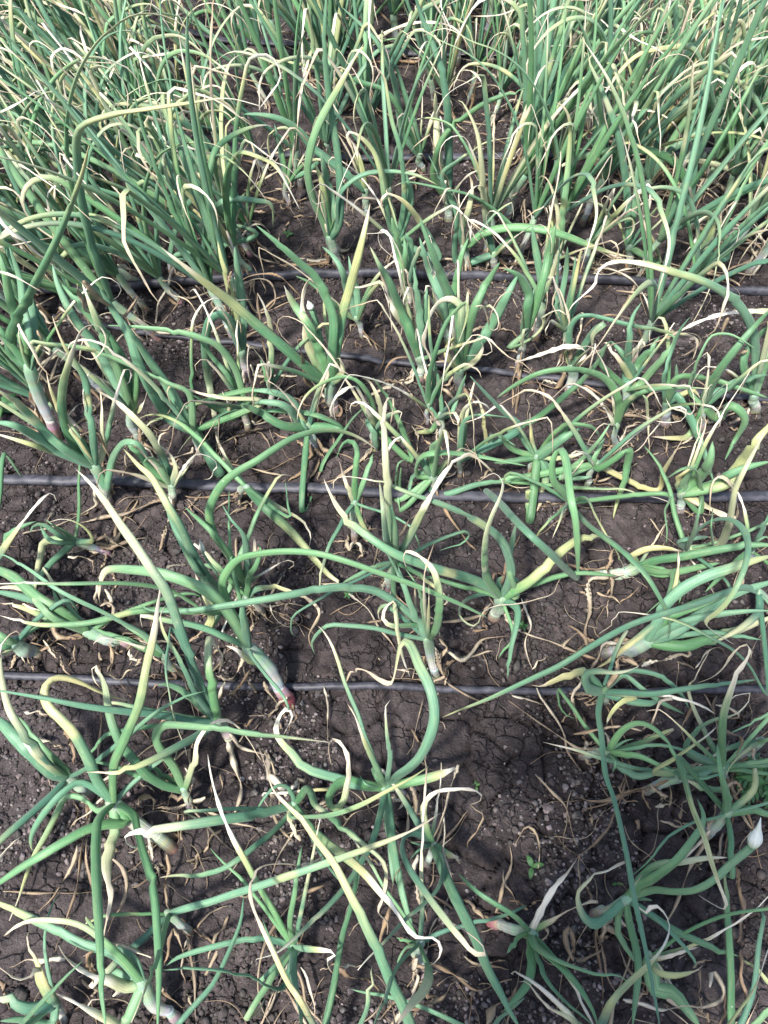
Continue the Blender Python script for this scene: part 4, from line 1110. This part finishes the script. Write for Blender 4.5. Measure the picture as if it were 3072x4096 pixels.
L 56 9 9 .05 : 1160 800 1130 600 1060 400 960 200
P 1440 1000 1410 920 0 60 | onion with one very long S curved leaf cutting through the dense stand
L 66 9 9 .02 : 1400 900 1300 750 1150 620 1000 530 900 430 800 270 700 130 600 0 540 -80
L 50 9 9 .05 : 1420 900 1380 700 1330 500 1300 300
P 740 960 710 870 0 50 | onion with a slanting white stem and grass thin bent tips in the dense stand
L 50 9 9 .0 : 690 850 560 700 430 580 330 430 280 290
L 66 9 9 .03 : 700 850 600 720 450 590 300 430 150 300 0 240
L 60 9 9 .05 : 700 850 560 650 400 470 250 350 100 280
P 620 1520 590 1400 0 60 | onion with a straw loop at the top of a leaf leaning over dark soil
L 52 .55 .72 .0 : 590 1380 570 1200 550 1000 540 900 480 760 430 695 425 750 480 860 470 1000 410 1100
L 56 9 9 .03 : 600 1380 560 1150 500 950 450 800
L 50 9 9 .04 : 600 1390 720 1230 640 1100 540 1030 400 930 320 800
P 300 1590 280 1480 0 55 | onion with a pale pointed leaf and a wiry white hook on dense side
L 48 .6 .9 0 : 275 1450 230 1250 190 1050 170 870 230 900 300 960 260 1000
L 56 9 9 .03 : 285 1450 280 1250 230 1050 180 860 100 740 55 760 70 850
L 42 .05 .8 -.02 : 330 1560 330 1380 320 1210
L 42 .05 .8 -.02 : 300 1600 290 1450 275 1340
P 1110 1760 1100 1660 0 50 | blue green onion with an arched leaf above the open soil pocket
L 56 9 9 0 : 1100 1659 1150 1450 1230 1310 1340 1240 1430 1260 1500 1330
L 56 .9 9 0 : 1120 1680 1300 1659 1330 1480 1400 1340 1500 1290 1659 1300 1760 1330 1770 1480
L 46 .4 .8 -.03 : 900 1659 820 1560 700 1500 600 1470 540 1470
L 44 .6 .95 .0 : 1659 1530 1450 1440 1300 1410 1150 1400 1020 1420 1000 1460 1040 1540 1150 1600
T B0 V
P 530 1720 500 1640 0 80 | onion with a great S shaped leaf beside a tall straight one
L 76 .78 .97 0 : 490 1640 470 1550 430 1430 370 1300 335 1130 350 980 400 820 470 680 550 540 620 410 700 280
L 66 9 9 .03 : 510 1640 540 1450 545 1250 530 1000 490 750 460 500 445 250 455 0 460 -100
L 46 .95 9 -.02 : 525 1640 530 1500 530 1300 590 1200 700 1130 850 1110 1000 1125 1100 1160 1180 1200
L 70 9 9 .05 : 520 1640 520 1450 470 1200 420 1000
L 60 .6 9 .02 : 510 1640 460 1400 430 1200 380 1050
P 1250 1420 1245 1300 0 65 | tall onion with a wide dark blade behind the bowed blue green leaf
L 82 9 9 .03 : 1245 1290 1250 1000 1240 700 1200 450 1130 250 1070 100 1040 0 1000 -100
L 66 9 9 -.03 : 1230 1300 1150 1150 1170 1000 1230 870 1350 760 1500 660 1659 600 1760 570
L 46 .6 .95 -.02 : 1230 1300 1210 1130 1300 1050 1400 980 1500 920 1659 890
L 70 .4 9 .05 : 1250 1300 1180 1000 1170 750 1160 600
P 215 1340 195 1190 0 42 | small onion with thin white stem and root tuft on bare soil
L 36 9 9 0 : 190 1100 160 1000 140 900 120 800
L 42 .5 .85 .0 : 400 1050 330 930 270 860 200 830 130 840 80 900 90 1000 140 1100 190 1180
L 34 9 9 .02 : 190 1180 180 1050 150 930 100 850
L 34 .9 9 .02 : 205 1190 220 1080 230 980 200 900
D 22 0 : 250 880 250 980 240 1080 280 1180
D 26 0 : 215 1330 270 1300 330 1290
D 26 0 : 210 1340 200 1290 170 1200 130 1130
P 930 1740 920 1640 0 60 | onion with a yellow hooked leaf and a straight narrow leaf in the middle
L 52 .5 .85 0 : 905 1620 870 1450 840 1300 810 1120 760 980 680 890 610 855 590 890 640 1000
L 44 .8 .95 .02 : 940 1640 960 1300 940 1000 880 780 850 600 830 500 770 430 740 430
L 62 .6 .82 -.04 : 1180 1680 1100 1500 1000 1350 920 1280 850 1260 810 1310 840 1400
L 60 9 9 .05 : 950 1640 1000 1300 960 1100
P 1080 1100 1060 1010 0 55 | onion with a long leaf slanting back across several straight blades
L 62 9 9 .0 : 1050 1000 950 850 910 600 880 480 800 300 720 200 560 50
L 42 .8 .98 -.02 : 980 800 850 600 700 540 550 480 400 440 200 400 50 380
L 60 9 9 .04 : 1060 1000 1020 800 960 600 900 400
P 1550 1740 1540 1650 0 60 | onion with a yellowing upright leaf broken at the shoulder
L 62 .3 9 .02 : 1540 1640 1490 1400 1460 1050 1430 850 1350 680 1310 650
L 56 9 9 -.02 : 1700 1500 1659 1470 1550 1370 1400 1270 1200 1220 1000 1180 920 1190
L 66 9 9 -.02 : 1300 1700 1300 1400 1250 1270 1180 1130 1120 1010
P 720 1400 710 1300 0 50 | onion whose blue leaf arches from behind the small white stemmed one
L 66 9 9 .0 : 710 1280 600 1140 500 1060 370 960 280 850 150 770 0 740 -80 740
L 50 .1 .7 0 : 710 1290 690 1100 640 950 580 870
P 1370 1760 1350 1690 0 55 | onion with a blue leaf laid in a long low arch across its neighbours
L 62 .78 .96 -.05 : 1340 1680 1390 1580 1480 1510 1659 1475 1860 1490 2010 1530 2160 1590 2310 1640 2460 1670
L 50 .5 .8 .02 : 1360 1680 1330 1500 1380 1350 1400 1200 1380 1130
T C0 V
P 770 1700 760 1600 0 60 | onion with a tall leaf tilted back to a yellow wisp on the leaning side
L 62 .9 9 .03 : 760 1590 750 1300 720 1050 680 850 620 680 560 530 500 390 550 330
L 56 9 9 .05 : 770 1590 800 1300 810 1050
L 62 .5 .8 -.02 : 960 1700 880 1480 800 1370 750 1360 740 1420
P 300 1750 300 1660 0 60 | onion with a long straight leaf and thin cream end among slanting yellow blades
L 58 .7 .95 .02 : 300 1650 340 1300 370 1000 375 800 340 700 280 660
L 50 .2 .8 0 : 310 1650 300 1400 250 1200 200 1140 170 1160
P 1240 1120 1235 1010 0 60 | onion with a heavy bowed leaf drying to a cream end
L 68 .42 .66 0 : 1235 1000 1190 880 1100 740 1000 690 880 680 800 740 740 840
L 60 9 9 .04 : 1240 1000 1180 900 1150 750
P 1160 1480 1155 1330 0 60 | onion whose arched leaf spans wide above the pale slanting stem
L 62 .9 .98 -.02 : 1150 1310 1130 1180 1050 1050 900 980 750 970 550 990 350 1060 240 1140
L 62 9 9 .04 : 1150 1310 1180 1100 1200 900
L 50 .3 9 .03 : 1140 1310 1080 1200 1070 1050 1040 980
P 830 1290 900 1170 0 80 | leaning onion with a broad pale stem and a thick slanting sheaf
L 66 9 9 .02 : 900 1160 1000 1000 1150 900 1350 770 1500 600 1659 480 1760 400
L 60 9 9 .05 : 910 1160 950 900 1050 730 1250 580 1400 450 1659 230
L 62 9 9 .08 : 920 1150 1080 850 1200 720 1400 600 1659 420
L 56 .7 9 .0 : 850 1180 870 1050 910 950 945 860
P 540 1060 540 960 0 50 | onion with a blade sweeping up to a blunt straw point
L 56 .75 .95 .02 : 540 950 700 800 850 680 920 560 980 420 1030 300 1075 150
L 62 9 9 .04 : 540 950 560 700 600 500 640 300
P 1190 760 1185 660 0 50 | onion with a straight narrow blade standing against the slant of its neighbours
L 52 9 9 .03 : 1185 650 1240 450 1290 200 1320 0 1340 -100
L 50 9 9 .0 : 1180 650 1070 560 1000 520 880 510 820 560
P 1700 1330 1680 1240 0 60 | onion with cream tipped leaves hooking away toward the open side
L 52 .5 .8 0 : 1670 1210 1550 1140 1400 1090 1200 1040 1120 1050 1115 1100 1250 1180
L 62 9 9 .02 : 1750 920 1659 930 1600 930 1450 890 1320 820
L 46 .3 .8 0 : 1640 1300 1620 1150 1590 960 1520 970
P 1200 1760 1200 1680 0 45 | onion with a straw loop standing up above cracked soil
L 46 .3 .6 0 : 1200 1659 1270 1560 1300 1480 1270 1410 1200 1450 1190 1550 1120 1640
L 46 .6 .9 .02 : 1390 1680 1370 1500 1320 1390 1270 1340 1240 1390
P 460 1720 480 1640 0 50 | onion with pale twin leaves curled at the ends beside the long low arch
L 52 .5 .8 -.02 : 450 1659 520 1580 600 1490 740 1410 785 1440 770 1520 650 1610
L 52 .4 .6 0 : 500 1640 620 1450 600 1350 520 1310 400 1310 200 1340 80 1420
'''
# ------------------------------------------------------------------ onion plants surveyed one by one
TILE = {c + str(r): (i * 1024.0, r * 1024.0) for i, c in enumerate('ABC') for r in range(4)}
K = 1024.0 / 1659.0
def zprof(z, t):
    a, b, c = z
    return a * (1 - t) * (1 - 2 * t) + 4 * b * t * (1 - t) + c * t * (2 * t - 1)
def stem_meshes(base, top, w, r, red=None):
    """bulb and neck: papery dirty scales at the ground, dull white above, pale green at the top"""
    skin = (.42, .06, .09) if red else r.choice([(.17, .12, .09), (.22, .15, .11), (.24, .14, .12), (.15, .11, .09)])
    white = tuple(c * r.uniform(.8, 1.0) for c in (.56, .58, .52)); pale = (.28, .41, .28)
    ax = (top - base); L = ax.length; ax.normalize()
    b0 = base - Vector((0, 0, .018)); bend = Vector((r.uniform(-.008, .008), r.uniform(-.008, .008), 0))
    p1, _ = resample(catmull([b0, base + ax * L * .10, base + ax * L * .30], 5), 12)
    big = .28 if red else r.uniform(.0, .2)
    prof = [.9 + big * math.sin(min(1, i / 9) * math.pi) for i in range(12)]
    cc = [lerp3(skin, white, max(0, (i - 4) / 8) ** 1.2) for i in range(12)]
    cc = [tuple(x * r.uniform(.7, 1.15) for x in c) for c in cc]
    hw = [w * .5 * q * r.uniform(.93, 1.07) for q in prof]
    bulb = sweep(p1, hw, [h * .92 for h in hw], [0] * 12, cc, 11)
    p2, _ = resample(catmull([base + ax * L * .27, base + ax * L * .6 + bend, top, top + ax * .012], 5), 16)
    cn = [lerp3(white, pale, smooth(.1, .8, i / 15)) for i in range(16)]
    cn = [tuple(x * r.uniform(.86, 1.1) for x in c) for c in cn]
    st = [r.uniform(.94, 1.06) for _ in range(16)]
    hw = [w * .46 * st[i] * (1 + .2 * i / 15) * (1.06 if i in (5, 6, 11) else 1) for i in range(16)]
    hw[-1] *= .55; hw[-2] *= .85
    neck = sweep(p2, hw, [h * .8 for h in hw], [.02 * i for i in range(16)], cn, 10, groove=.1)
    return bulb, neck
class Plant:
    def __init__(self, base, top, w, label, group=None):
        self.base = base; self.top = top
        self.root = bpy.data.objects.new('onion_plant', None); col.objects.link(self.root)
        self.root.empty_display_size = .03
        self.root.location = base
        tag(self.root, label, 'onion plant', group)
        for nm, m in zip(('bulb', 'neck'), stem_meshes(base, top, w, rng, ' red bulb' in label)):
            self.part(nm, m)
        # torn papery wrappers clinging to the stem and spilling on the soil
        ax = top - base; side = ax.normalized().orthogonal()
        for k in range(rng.randint(2, 4) if ' red bulb' not in label else 1):
            sd = Matrix.Rotation(rng.uniform(0, 6.28), 3, ax) @ side
            f0, f1 = rng.uniform(.25, .8), rng.uniform(-.05, .1)
            out = sd * w * .6; far = Vector((sd.x, sd.y, 0)) * rng.uniform(.02, .07)
            z0 = base.z
            p = [base + ax * f0 + out * .8, base + ax * (f0 * .5) + out * 1.15, base + out * 1.5 + Vector((0, 0, .006)), base + out * 1.6 + far + Vector((0, 0, .004)),
                 base + out * 1.6 + far * 1.7 + Vector((rng.uniform(-.02, .02), rng.uniform(-.02, .02), .003))]
            self.part('dry_leaf', dry_mesh(p, rng.uniform(.35, .8) * w, rng))
    def part(self, name, m, parent=None):
        V, F, C, S = m
        o = obj(name, mesh_from(name, shift(V, self.base), F, C, S, LEAF), parent or self.root)
        return o
def spathe(p0, p1, w):
    ax = p1 - p0; n = 12
    path = [p0 + ax * (i / (n - 1)) + Vector((0, 0, .004 * math.sin(i / 11 * 3.1))) for i in range(n)]
    prof = [.62, .86, 1.0, .98, .84, .64, .46, .34, .25, .17, .1, .03]
    hw = [w * .44 * q for q in prof]
    cc = [lerp3((.50, .62, .38), (.86, .88, .80), smooth(0, .3, i / 11)) for i in range(n)]
    return sweep(path, hw, [h * .9 for h in hw], [0] * n, cc, 10)

def grow_leaf(az, el, length, droop, n, r, top, hook=0.0, wob=.03):
    p = top.copy(); pts = [p.copy()]; a, e = az, el; st = length / n
    sharp = r.random() < .55; fold = r.randint(int(n * .62), int(n * .82))
    for i in range(n):
        t = (i + 1) / n
        e -= droop * (t ** 1.6) / n * 2.2
        if hook and i >= fold and i < fold + (1 if sharp else 3): e -= hook / (1.6 if sharp else 3)
        elif hook and i > fold + 1: e += r.uniform(-.5, .35); a += r.uniform(-.5, .5)
        a += r.uniform(-wob, wob)
        p = p + Vector((math.cos(a) * math.cos(e), math.sin(a) * math.cos(e), math.sin(e))) * st
        p.z = max(p.z, .008)
        pts.append(p.copy())
    return pts
stations = []
def survey(text):
    x0 = y0 = 0; mode = 'Z'; pl = None; yb = 1
    for ln in text.strip().splitlines():
        kind, rest = ln[0], ln[2:].strip()
        if kind == 'T':
            t, mode = rest.split(); x0, y0 = TILE[t]; continue
        if kind == 'P':
            nums, label = rest.split('|'); v = [float(q) for q in nums.split()]
            bx, by = x0 + v[0] * K, y0 + v[1] * K; tx, ty = x0 + v[2] * K, y0 + v[3] * K
            base = at_z(bx, by, .004); base.z = soil_z(base.x, base.y) + .002
            yb = base.y
            top = at_z(tx, ty, v[4]) if mode == 'Z' else at_y(tx, ty, yb)
            if (top - base).length < .05: top = base + (top - base).normalized() * .05 + Vector((0, 0, .03))
            if (top - base).length > .26: top = base + (top - base).normalized() * .26
            w = min(.026, max(.011, .9 * v[5] * K * depth_of(top) / FPX))
            pl = Plant(base, top, w, label.strip())
            stations.append(base); npx = (tx, ty)
            if mode == 'Z':      # lesser leaves sprawling from the same neck
                ar = random.Random(len(stations) * 13 + 5)
                for _ in range(ar.randint(1, 3)):
                    lf = grow_leaf(ar.uniform(0, 6.28), ar.uniform(.1, .9), ar.uniform(.14, .34), ar.uniform(.4, 1.6), 10, ar, top.copy(), hook=ar.choice([0, 0, 1.5, 2.5]), wob=.14)
                    g_ = ar.choice([9, 9, .2, .5, .7])
                    pl.part('leaf', leaf_mesh(lf, ar.uniform(.006, .012), g_, g_ + ar.uniform(.1, .3), ar, ring=6, dens=.8))
            if mode == 'V':      # thin spent leaves that every plant of the stand carries
                ar = random.Random(len(stations) * 7 + 1)
                for _ in range(ar.randint(2, 4)):
                    lf = grow_leaf(ar.uniform(0, 6.28), ar.uniform(.8, 1.4), ar.uniform(.22, .46), ar.uniform(.3, 1.4), 13, ar, top - Vector((0, 0, .01)), hook=ar.uniform(1.5, 4.0), wob=.16)
                    g_ = ar.uniform(.05, .6)
                    pl.part('leaf', leaf_mesh(lf, ar.uniform(.007, .014), g_, g_ + ar.uniform(.08, .25), ar, ring=6, dens=.7))
            continue
        head, body = rest.split(':')
        tip = None
        if ';' in body:
            body, tip = body.split(';'); tip = [float(q) for q in tip.split()] or None
        h = head.split(); cut = h[-1] == 'c'
        if cut: h = h[:-1]
        v = [float(q) for q in h]
        q = [float(c) for c in body.split()]
        px = [(x0 + a * K, y0 + b * K) for a, b in zip(q[::2], q[1::2])]
        d = [0.0]
        for a, b in zip(px, px[1:]): d.append(d[-1] + math.hypot(b[0] - a[0], b[1] - a[1]))
        ts = [s / d[-1] for s in d]
        w = v[0]
        if kind == 'L': g, s = v[1], v[2]; rest_ = v[3:]
        else: rest_ = v[1:]
        if mode == 'Z':
            pts = [at_z(a, b, max(.006, zprof(rest_, t))) for (a, b), t in zip(px, ts)]
        else:
            pts = [at_y(a, b, yb + rest_[0] * t + (.012 * math.sin(9 * t + w) if kind == 'L' else 0)) for (a, b), t in zip(px, ts)]
        pts = [Vector((p.x, p.y, max(p.z, soil_z(p.x, p.y) + .004))) for p in pts]
        mid = pts[max(0, len(pts) // 3)]
        wm = w * K * depth_of(mid) / FPX
        if kind == 'D':
            pl.part('dry_leaf', dry_mesh(pts, min(.017, max(.004, wm * 1.05)), rng)); continue
        wm = min(.025, max(.006, wm * .93))
        gap = math.hypot(px[0][0] - npx[0], px[0][1] - npx[1])
        if gap < 60: pts[0] = pl.top.copy()
        elif gap < 420 and (pts[0] - pl.top).length < .35: pts = [pl.top.copy()] + pts
        if kind == 'S':
            st = leaf_mesh(pts, wm, 9, 9, rng, cut=True); o = pl.part('flower_stalk', st)
            e = pts[-1]; tx, ty, bw = tip[0] * K + x0, tip[1] * K + y0, tip[2]
            p1 = at_z(tx, ty, e.z + .05) if mode == 'Z' else at_y(tx, ty, e.y)
            b = pl.part('flower_bud', spathe(e, p1, bw * K * depth_of(e) / FPX)); b['label'] = 'pointed white papery flower bud'
            continue
        pl.part('leaf', leaf_mesh(pts, wm, g, s, rng, cut=cut))
survey(DATA_Z)
survey(DATA_V)

# ------------------------------------------------------------------ the dense stand behind: built kinds, copied
def make_kind(seed, dry):
    r = random.Random(seed)
    base = Vector((0, 0, 0)); lean = r.uniform(0, 6.28)
    top = Vector((math.cos(lean) * .02, math.sin(lean) * .02, r.uniform(.09, .15)))
    pl = Plant(base, top, r.uniform(.016, .022), 'onion'); tally = [0, 0, 0]
    for i in range(r.randint(8, 11)):
        az = lean + i * 2.4 + r.uniform(-.4, .4)
        L = r.uniform(.40, .66); kind = r.random()
        if kind < .30: pts = grow_leaf(az, r.uniform(1.15, 1.45), L, r.uniform(.1, .5), 9, r, top); g, s = r.choice([(9, 9), (.9, .97), (.75, .93), (9, 9)]); tally[0] += 1
        elif kind < .75: pts = grow_leaf(az, r.uniform(1.05, 1.4), L, r.uniform(.3, .9), 13, r, top, hook=r.uniform(2.0, 3.4), wob=.09); g, s = r.uniform(.55, .74), 0; s = g + r.uniform(.06, .15); tally[1] += 1
        else: pts = grow_leaf(az, r.uniform(.9, 1.3), L * 1.1, r.uniform(1.6, 2.6), 11, r, top, hook=r.uniform(0, 1.0)); g, s = r.uniform(.6, .85), r.uniform(.82, .95); tally[2] += 1
        if dry and i > 3: g, s = r.uniform(.0, .3), r.uniform(.4, .7)
        pl.part('leaf', leaf_mesh(pts, r.uniform(.011, .018), g, s, r, ring=7, dens=.62))
    for i in range(r.randint(2, 4)):
        az = r.uniform(0, 6.28); t0 = top * r.uniform(.2, 1.0)
        pts = grow_leaf(az, r.uniform(-.2, 1.2), r.uniform(.12, .28), r.uniform(1.5, 3.0), 6, r, t0, hook=r.uniform(0, 2), wob=.5)
        pl.part('dry_leaf', dry_mesh(pts, r.uniform(.005, .010), r))
    pl.root['look'] = 'straw yellow' if dry else ('straight-leaved green', 'hook-tipped green', 'drooping green')[max(range(3), key=lambda q: (tally[q] + (.5 if q == seed % 3 else 0)))]
    return pl.root
KINDS = [make_kind(100 + i, i % 6 == 5) for i in range(18)]
def copy_plant(src):
    c = src.copy(); col.objects.link(c)
    for ch in src.children:
        d = ch.copy(); col.objects.link(d); d.parent = c
    return c
used = set()
def place(i, p, rz, sc, lean_x, lean_y, label, group):
    o = copy_plant(KINDS[i]) if i in used else KINDS[i]
    used.add(i)
    m = Matrix.Rotation(lean_x, 4, 'Y') @ Matrix.Rotation(lean_y, 4, 'X') @ Matrix.Rotation(rz, 4, 'Z')
    o.rotation_euler = m.to_euler(); o.location = p; o.scale = (sc, sc, sc)
    tag(o, label, 'onion plant', group)
# how thickly the bed is planted, by place: (depth band, left, middle, right)
def density(nx, ny):
    u = nx / 3072
    side = 'l' if u < .34 else ('m' if u < .66 else 'r')
    for lim, l, m_, r_ in ((330, .55, .8, .68), (560, .6, .75, .8), (780, .72, .45, .8), (1040, .85, .14, .66), (1300, .95, .10, .50), (1570, .75, .10, .36), (1800, .5, .05, .2), (1900, .3, 0, 0)):
        if ny < lim: return {'l': l, 'm': m_, 'r': r_}[side]
    return 0
r = random.Random(5); cnt = 0; pts_ = []
yrow = .95
while yrow < 4.2:
    x = -2.7
    while x < 2.7:
        x += r.uniform(.085, .125)
        p = Vector((x + r.uniform(-.02, .02), yrow + r.uniform(-.045, .045), 0))
        nx, ny = project(p)
        if not (-170 < nx < 3240 and -30 < ny < 1900): continue
        if r.random() > density(nx, ny) * .72: continue
        if any((p.xy - s.xy).length < .055 for s in stations): continue
        pts_.append((p, nx, ny))
    yrow += .135
r.shuffle(pts_)
PIPE_OF = [(250, 'past the pale farthest drip pipe'), (650, 'between the pale and half hidden drip pipes'),
           (1130, 'between the half hidden and wide dusty pipes'), (1440, 'between the wide dusty and skewed pipes'), (2000, 'between the skewed and thick pipes')]
for j, (p, nx, ny) in enumerate(pts_[:235]):
    i = r.randrange(len(KINDS)) if j >= len(KINDS) else j
    p.z = soil_z(p.x, p.y)
    side = max(-1, min(1, (nx - 1536) / 1536))
    lx = side * .16 + r.uniform(-.14, .14); lx += -.34 if nx < 1100 else 0
    sc = r.uniform(.82, 1.18)
    where = next(w for lim, w in PIPE_OF if ny < lim)
    look = KINDS[i]['look']; stance = 'leaning' if abs(lx) > .2 else 'upright'; size = 'tall' if sc > 1.06 else ('short' if sc < .92 else 'mid-sized')
    place(i, p, r.uniform(0, 6.28), sc, lx, r.uniform(-.12, .12), f'{size} {stance} {look} onion plant {where}', f'{size} {stance} {look} onions {where}')
for i in range(len(KINDS)):
    if i not in used:
        for ch in list(KINDS[i].children): bpy.data.objects.remove(ch)
        bpy.data.objects.remove(KINDS[i])

# ------------------------------------------------------------------ litter of dead leaf threads on the soil
def build_litter():
    r = random.Random(21); V, F, C, S = [], [], [], []
    for k in range(900):
        if r.random() < .85 and stations:
            b = r.choice(stations); x, y = b.x + r.gauss(0, .038), b.y + r.gauss(0, .038)
        else:
            y = r.uniform(.0, 2.8); x = r.uniform(-1, 1) * (.75 + .42 * y)
        a = r.uniform(0, 6.28); thread = r.random() < .3; L = r.uniform(.04, .12) if thread else r.uniform(.02, .07); pts = []
        for i in range(6):
            pts.append(Vector((x, y, soil_z(x, y) + r.uniform(.002, .012))))
            a += r.uniform(-.5, .5); x += math.cos(a) * L / 5; y += math.sin(a) * L / 5
        v, f, c, s = dry_mesh(pts, r.uniform(.0016, .003) if thread else r.uniform(.004, .010), r, ring=4, pale=r.choice([(.20, .14, .09), (.28, .20, .13), (.38, .29, .19), (.46, .37, .26)]))
        o = len(V); V += v; C += c; S += s; F += [tuple(q + o for q in ff) for ff in f]
    tag(obj('dead_leaf_litter', mesh_from('dead_leaf_litter', V, F, C, S, LEAF)), 'scattered brown threads of dead onion leaf lying on the soil', 'litter', kind='stuff')
build_litter()

# ------------------------------------------------------------------ weeds
def blade(pts, w, colr, r):
    path, _ = resample(catmull(pts, 5), 9)
    prof = [.25, .6, .9, 1, 1, .9, .7, .45, .08]
    return sweep(path, [w * .5 * q for q in prof], [.0007] * 9, [0] * 9, [tuple(c * r.uniform(.85, 1.15) for c in colr)] * 9, 6)
def weed(nx, ny, leaves, size, h, label, jag=False):
    b = at_z(nx, ny, .0); b.z = soil_z(b.x, b.y); r = random.Random(int(nx + ny))
    root = bpy.data.objects.new('weed', None); col.objects.link(root); root.location = b; root.empty_display_size = .02
    tag(root, label, 'weed')
    stem = [Vector((0, 0, -.004)), Vector((0, .001, h * .5)), Vector((.001, 0, h))]
    v = sweep(resample(catmull(stem, 4), 6)[0], [.0012] * 6, [.0012] * 6, [0] * 6, [(.08, .20, .06)] * 6, 5)
    obj('stem', mesh_from('stem', *v, LEAF), root)
    for i in range(leaves):
        a = i * 2 * math.pi / leaves + r.uniform(-.3, .3); d = Vector((math.cos(a), math.sin(a), 0))
        z0 = h * (.6 + .4 * r.random())
        pts = [Vector((0, 0, z0)), d * size * .5 + Vector((0, 0, z0 + size * .18)), d * size + Vector((0, 0, z0 + size * .05))]
        lf = obj('leaf', mesh_from('leaf', *blade(pts, size * (.55 if not jag else .36), (.055, .16, .045), r), LEAF), root)
        if jag:
            for k in range(4):
                for sgn in (-1, 1):
                    q = d * size * (.25 + .17 * k) + Vector((0, 0, z0 + size * .14)); e = (d * .6 + Vector((-d.y, d.x, 0)) * sgn) * size * .3
                    obj('lobe', mesh_from('lobe', *blade([q, q + e * .5, q + e], size * .16, (.055, .16, .05), r), LEAF), lf)
weed(3040, 3150, 7, .055, .03, 'bushy green weed with jagged leaves beside the striped white neck', True)
weed(2128, 3470, 3, .020, .012, 'small upright green seedling in the dark bare soil patch')
weed(1905, 3135, 4, .010, .006, 'tiny four leaved weed seedling by a brown hooped thread')
weed(2085, 2520, 5, .012, .008, 'small round leaved weed under the blue twisted onion leaves')
weed(1155, 960, 4, .016, .012, 'pale small weed with round leaves near the little white stemmed onion')
weed(15, 1650, 5, .05, .03, 'broad leaved green weed below the thickest white neck')
weed(2470, 3535, 2, .010, .006, 'single heart shaped seedling leaf near the flower bud onion')
weed(1395, 2400, 5, .010, .006, 'tiny grey green weed rosette on the crumbly soil')

# ------------------------------------------------------------------ the person who stands at the foot of the bed, out of frame, shading its near corner
def build_person():
    J = {'pelvis': (0, -.36, .95, .15, .11), 'belly': (0, -.36, 1.12, .15, .11), 'chest': (0, -.35, 1.32, .17, .12), 'neck': (0, -.33, 1.48, .06, .06), 'head': (0, -.29, 1.62, .09, .10), 'crown': (0, -.27, 1.72, .06, .07)}
    E = [('pelvis', 'belly'), ('belly', 'chest'), ('chest', 'neck'), ('neck', 'head'), ('head', 'crown')]
    for s, nm in ((-1, 'l'), (1, 'r')):
        J.update({nm + 'hip': (.10 * s, -.36, .88, .09, .09), nm + 'knee': (.12 * s, -.35, .50, .06, .06), nm + 'ankle': (.13 * s, -.38, .09, .045, .045), nm + 'toe': (.15 * s, -.22, .04, .04, .03),
                  nm + 'shoulder': (.19 * s, -.35, 1.40, .06, .06), nm + 'elbow': (.26 * s, -.25, 1.16, .045, .045), nm + 'wrist': (.11 * s, -.10, 1.33, .03, .03), nm + 'palm': (.07 * s, -.08, 1.37, .035, .02)})
        E += [('pelvis', nm + 'hip'), (nm + 'hip', nm + 'knee'), (nm + 'knee', nm + 'ankle'), (nm + 'ankle', nm + 'toe'), ('chest', nm + 'shoulder'), (nm + 'shoulder', nm + 'elbow'), (nm + 'elbow', nm + 'wrist'), (nm + 'wrist', nm + 'palm')]
        for k in range(5):
            f = nm + 'finger' + str(k); J[f] = ((.055 - .004 * k) * s, -.085 - .012 * k, 1.43 - .012 * k, .008, .008)
            E.append((nm + 'palm', f))
    names = list(J); me = bpy.data.meshes.new('person')
    me.from_pydata([J[k][:3] for k in names], [(names.index(a), names.index(b)) for a, b in E], [])
    o = obj('person', me)
    sk = o.modifiers.new('skin', 'SKIN'); sk.use_smooth_shade = True
    for i, k in enumerate(names): me.skin_vertices[0].data[i].radius = J[k][3:]
    me.skin_vertices[0].data[0].use_root = True
    sb = o.modifiers.new('smooth', 'SUBSURF'); sb.levels = 2; sb.render_levels = 2
    m, n, l, b = new_mat('plain_clothes'); nz = noise_node(n, l, None, 60)
    l.new(ramp(n, l, nz, [(.3, (.16, .18, .22)), (.7, (.22, .24, .28))]), b.inputs['Base Color']); b.inputs['Roughness'].default_value = .9
    me.materials.append(m)
    tag(o, 'person standing at the foot of the bed, arms raised, casting the soft shade', 'person')
build_person()
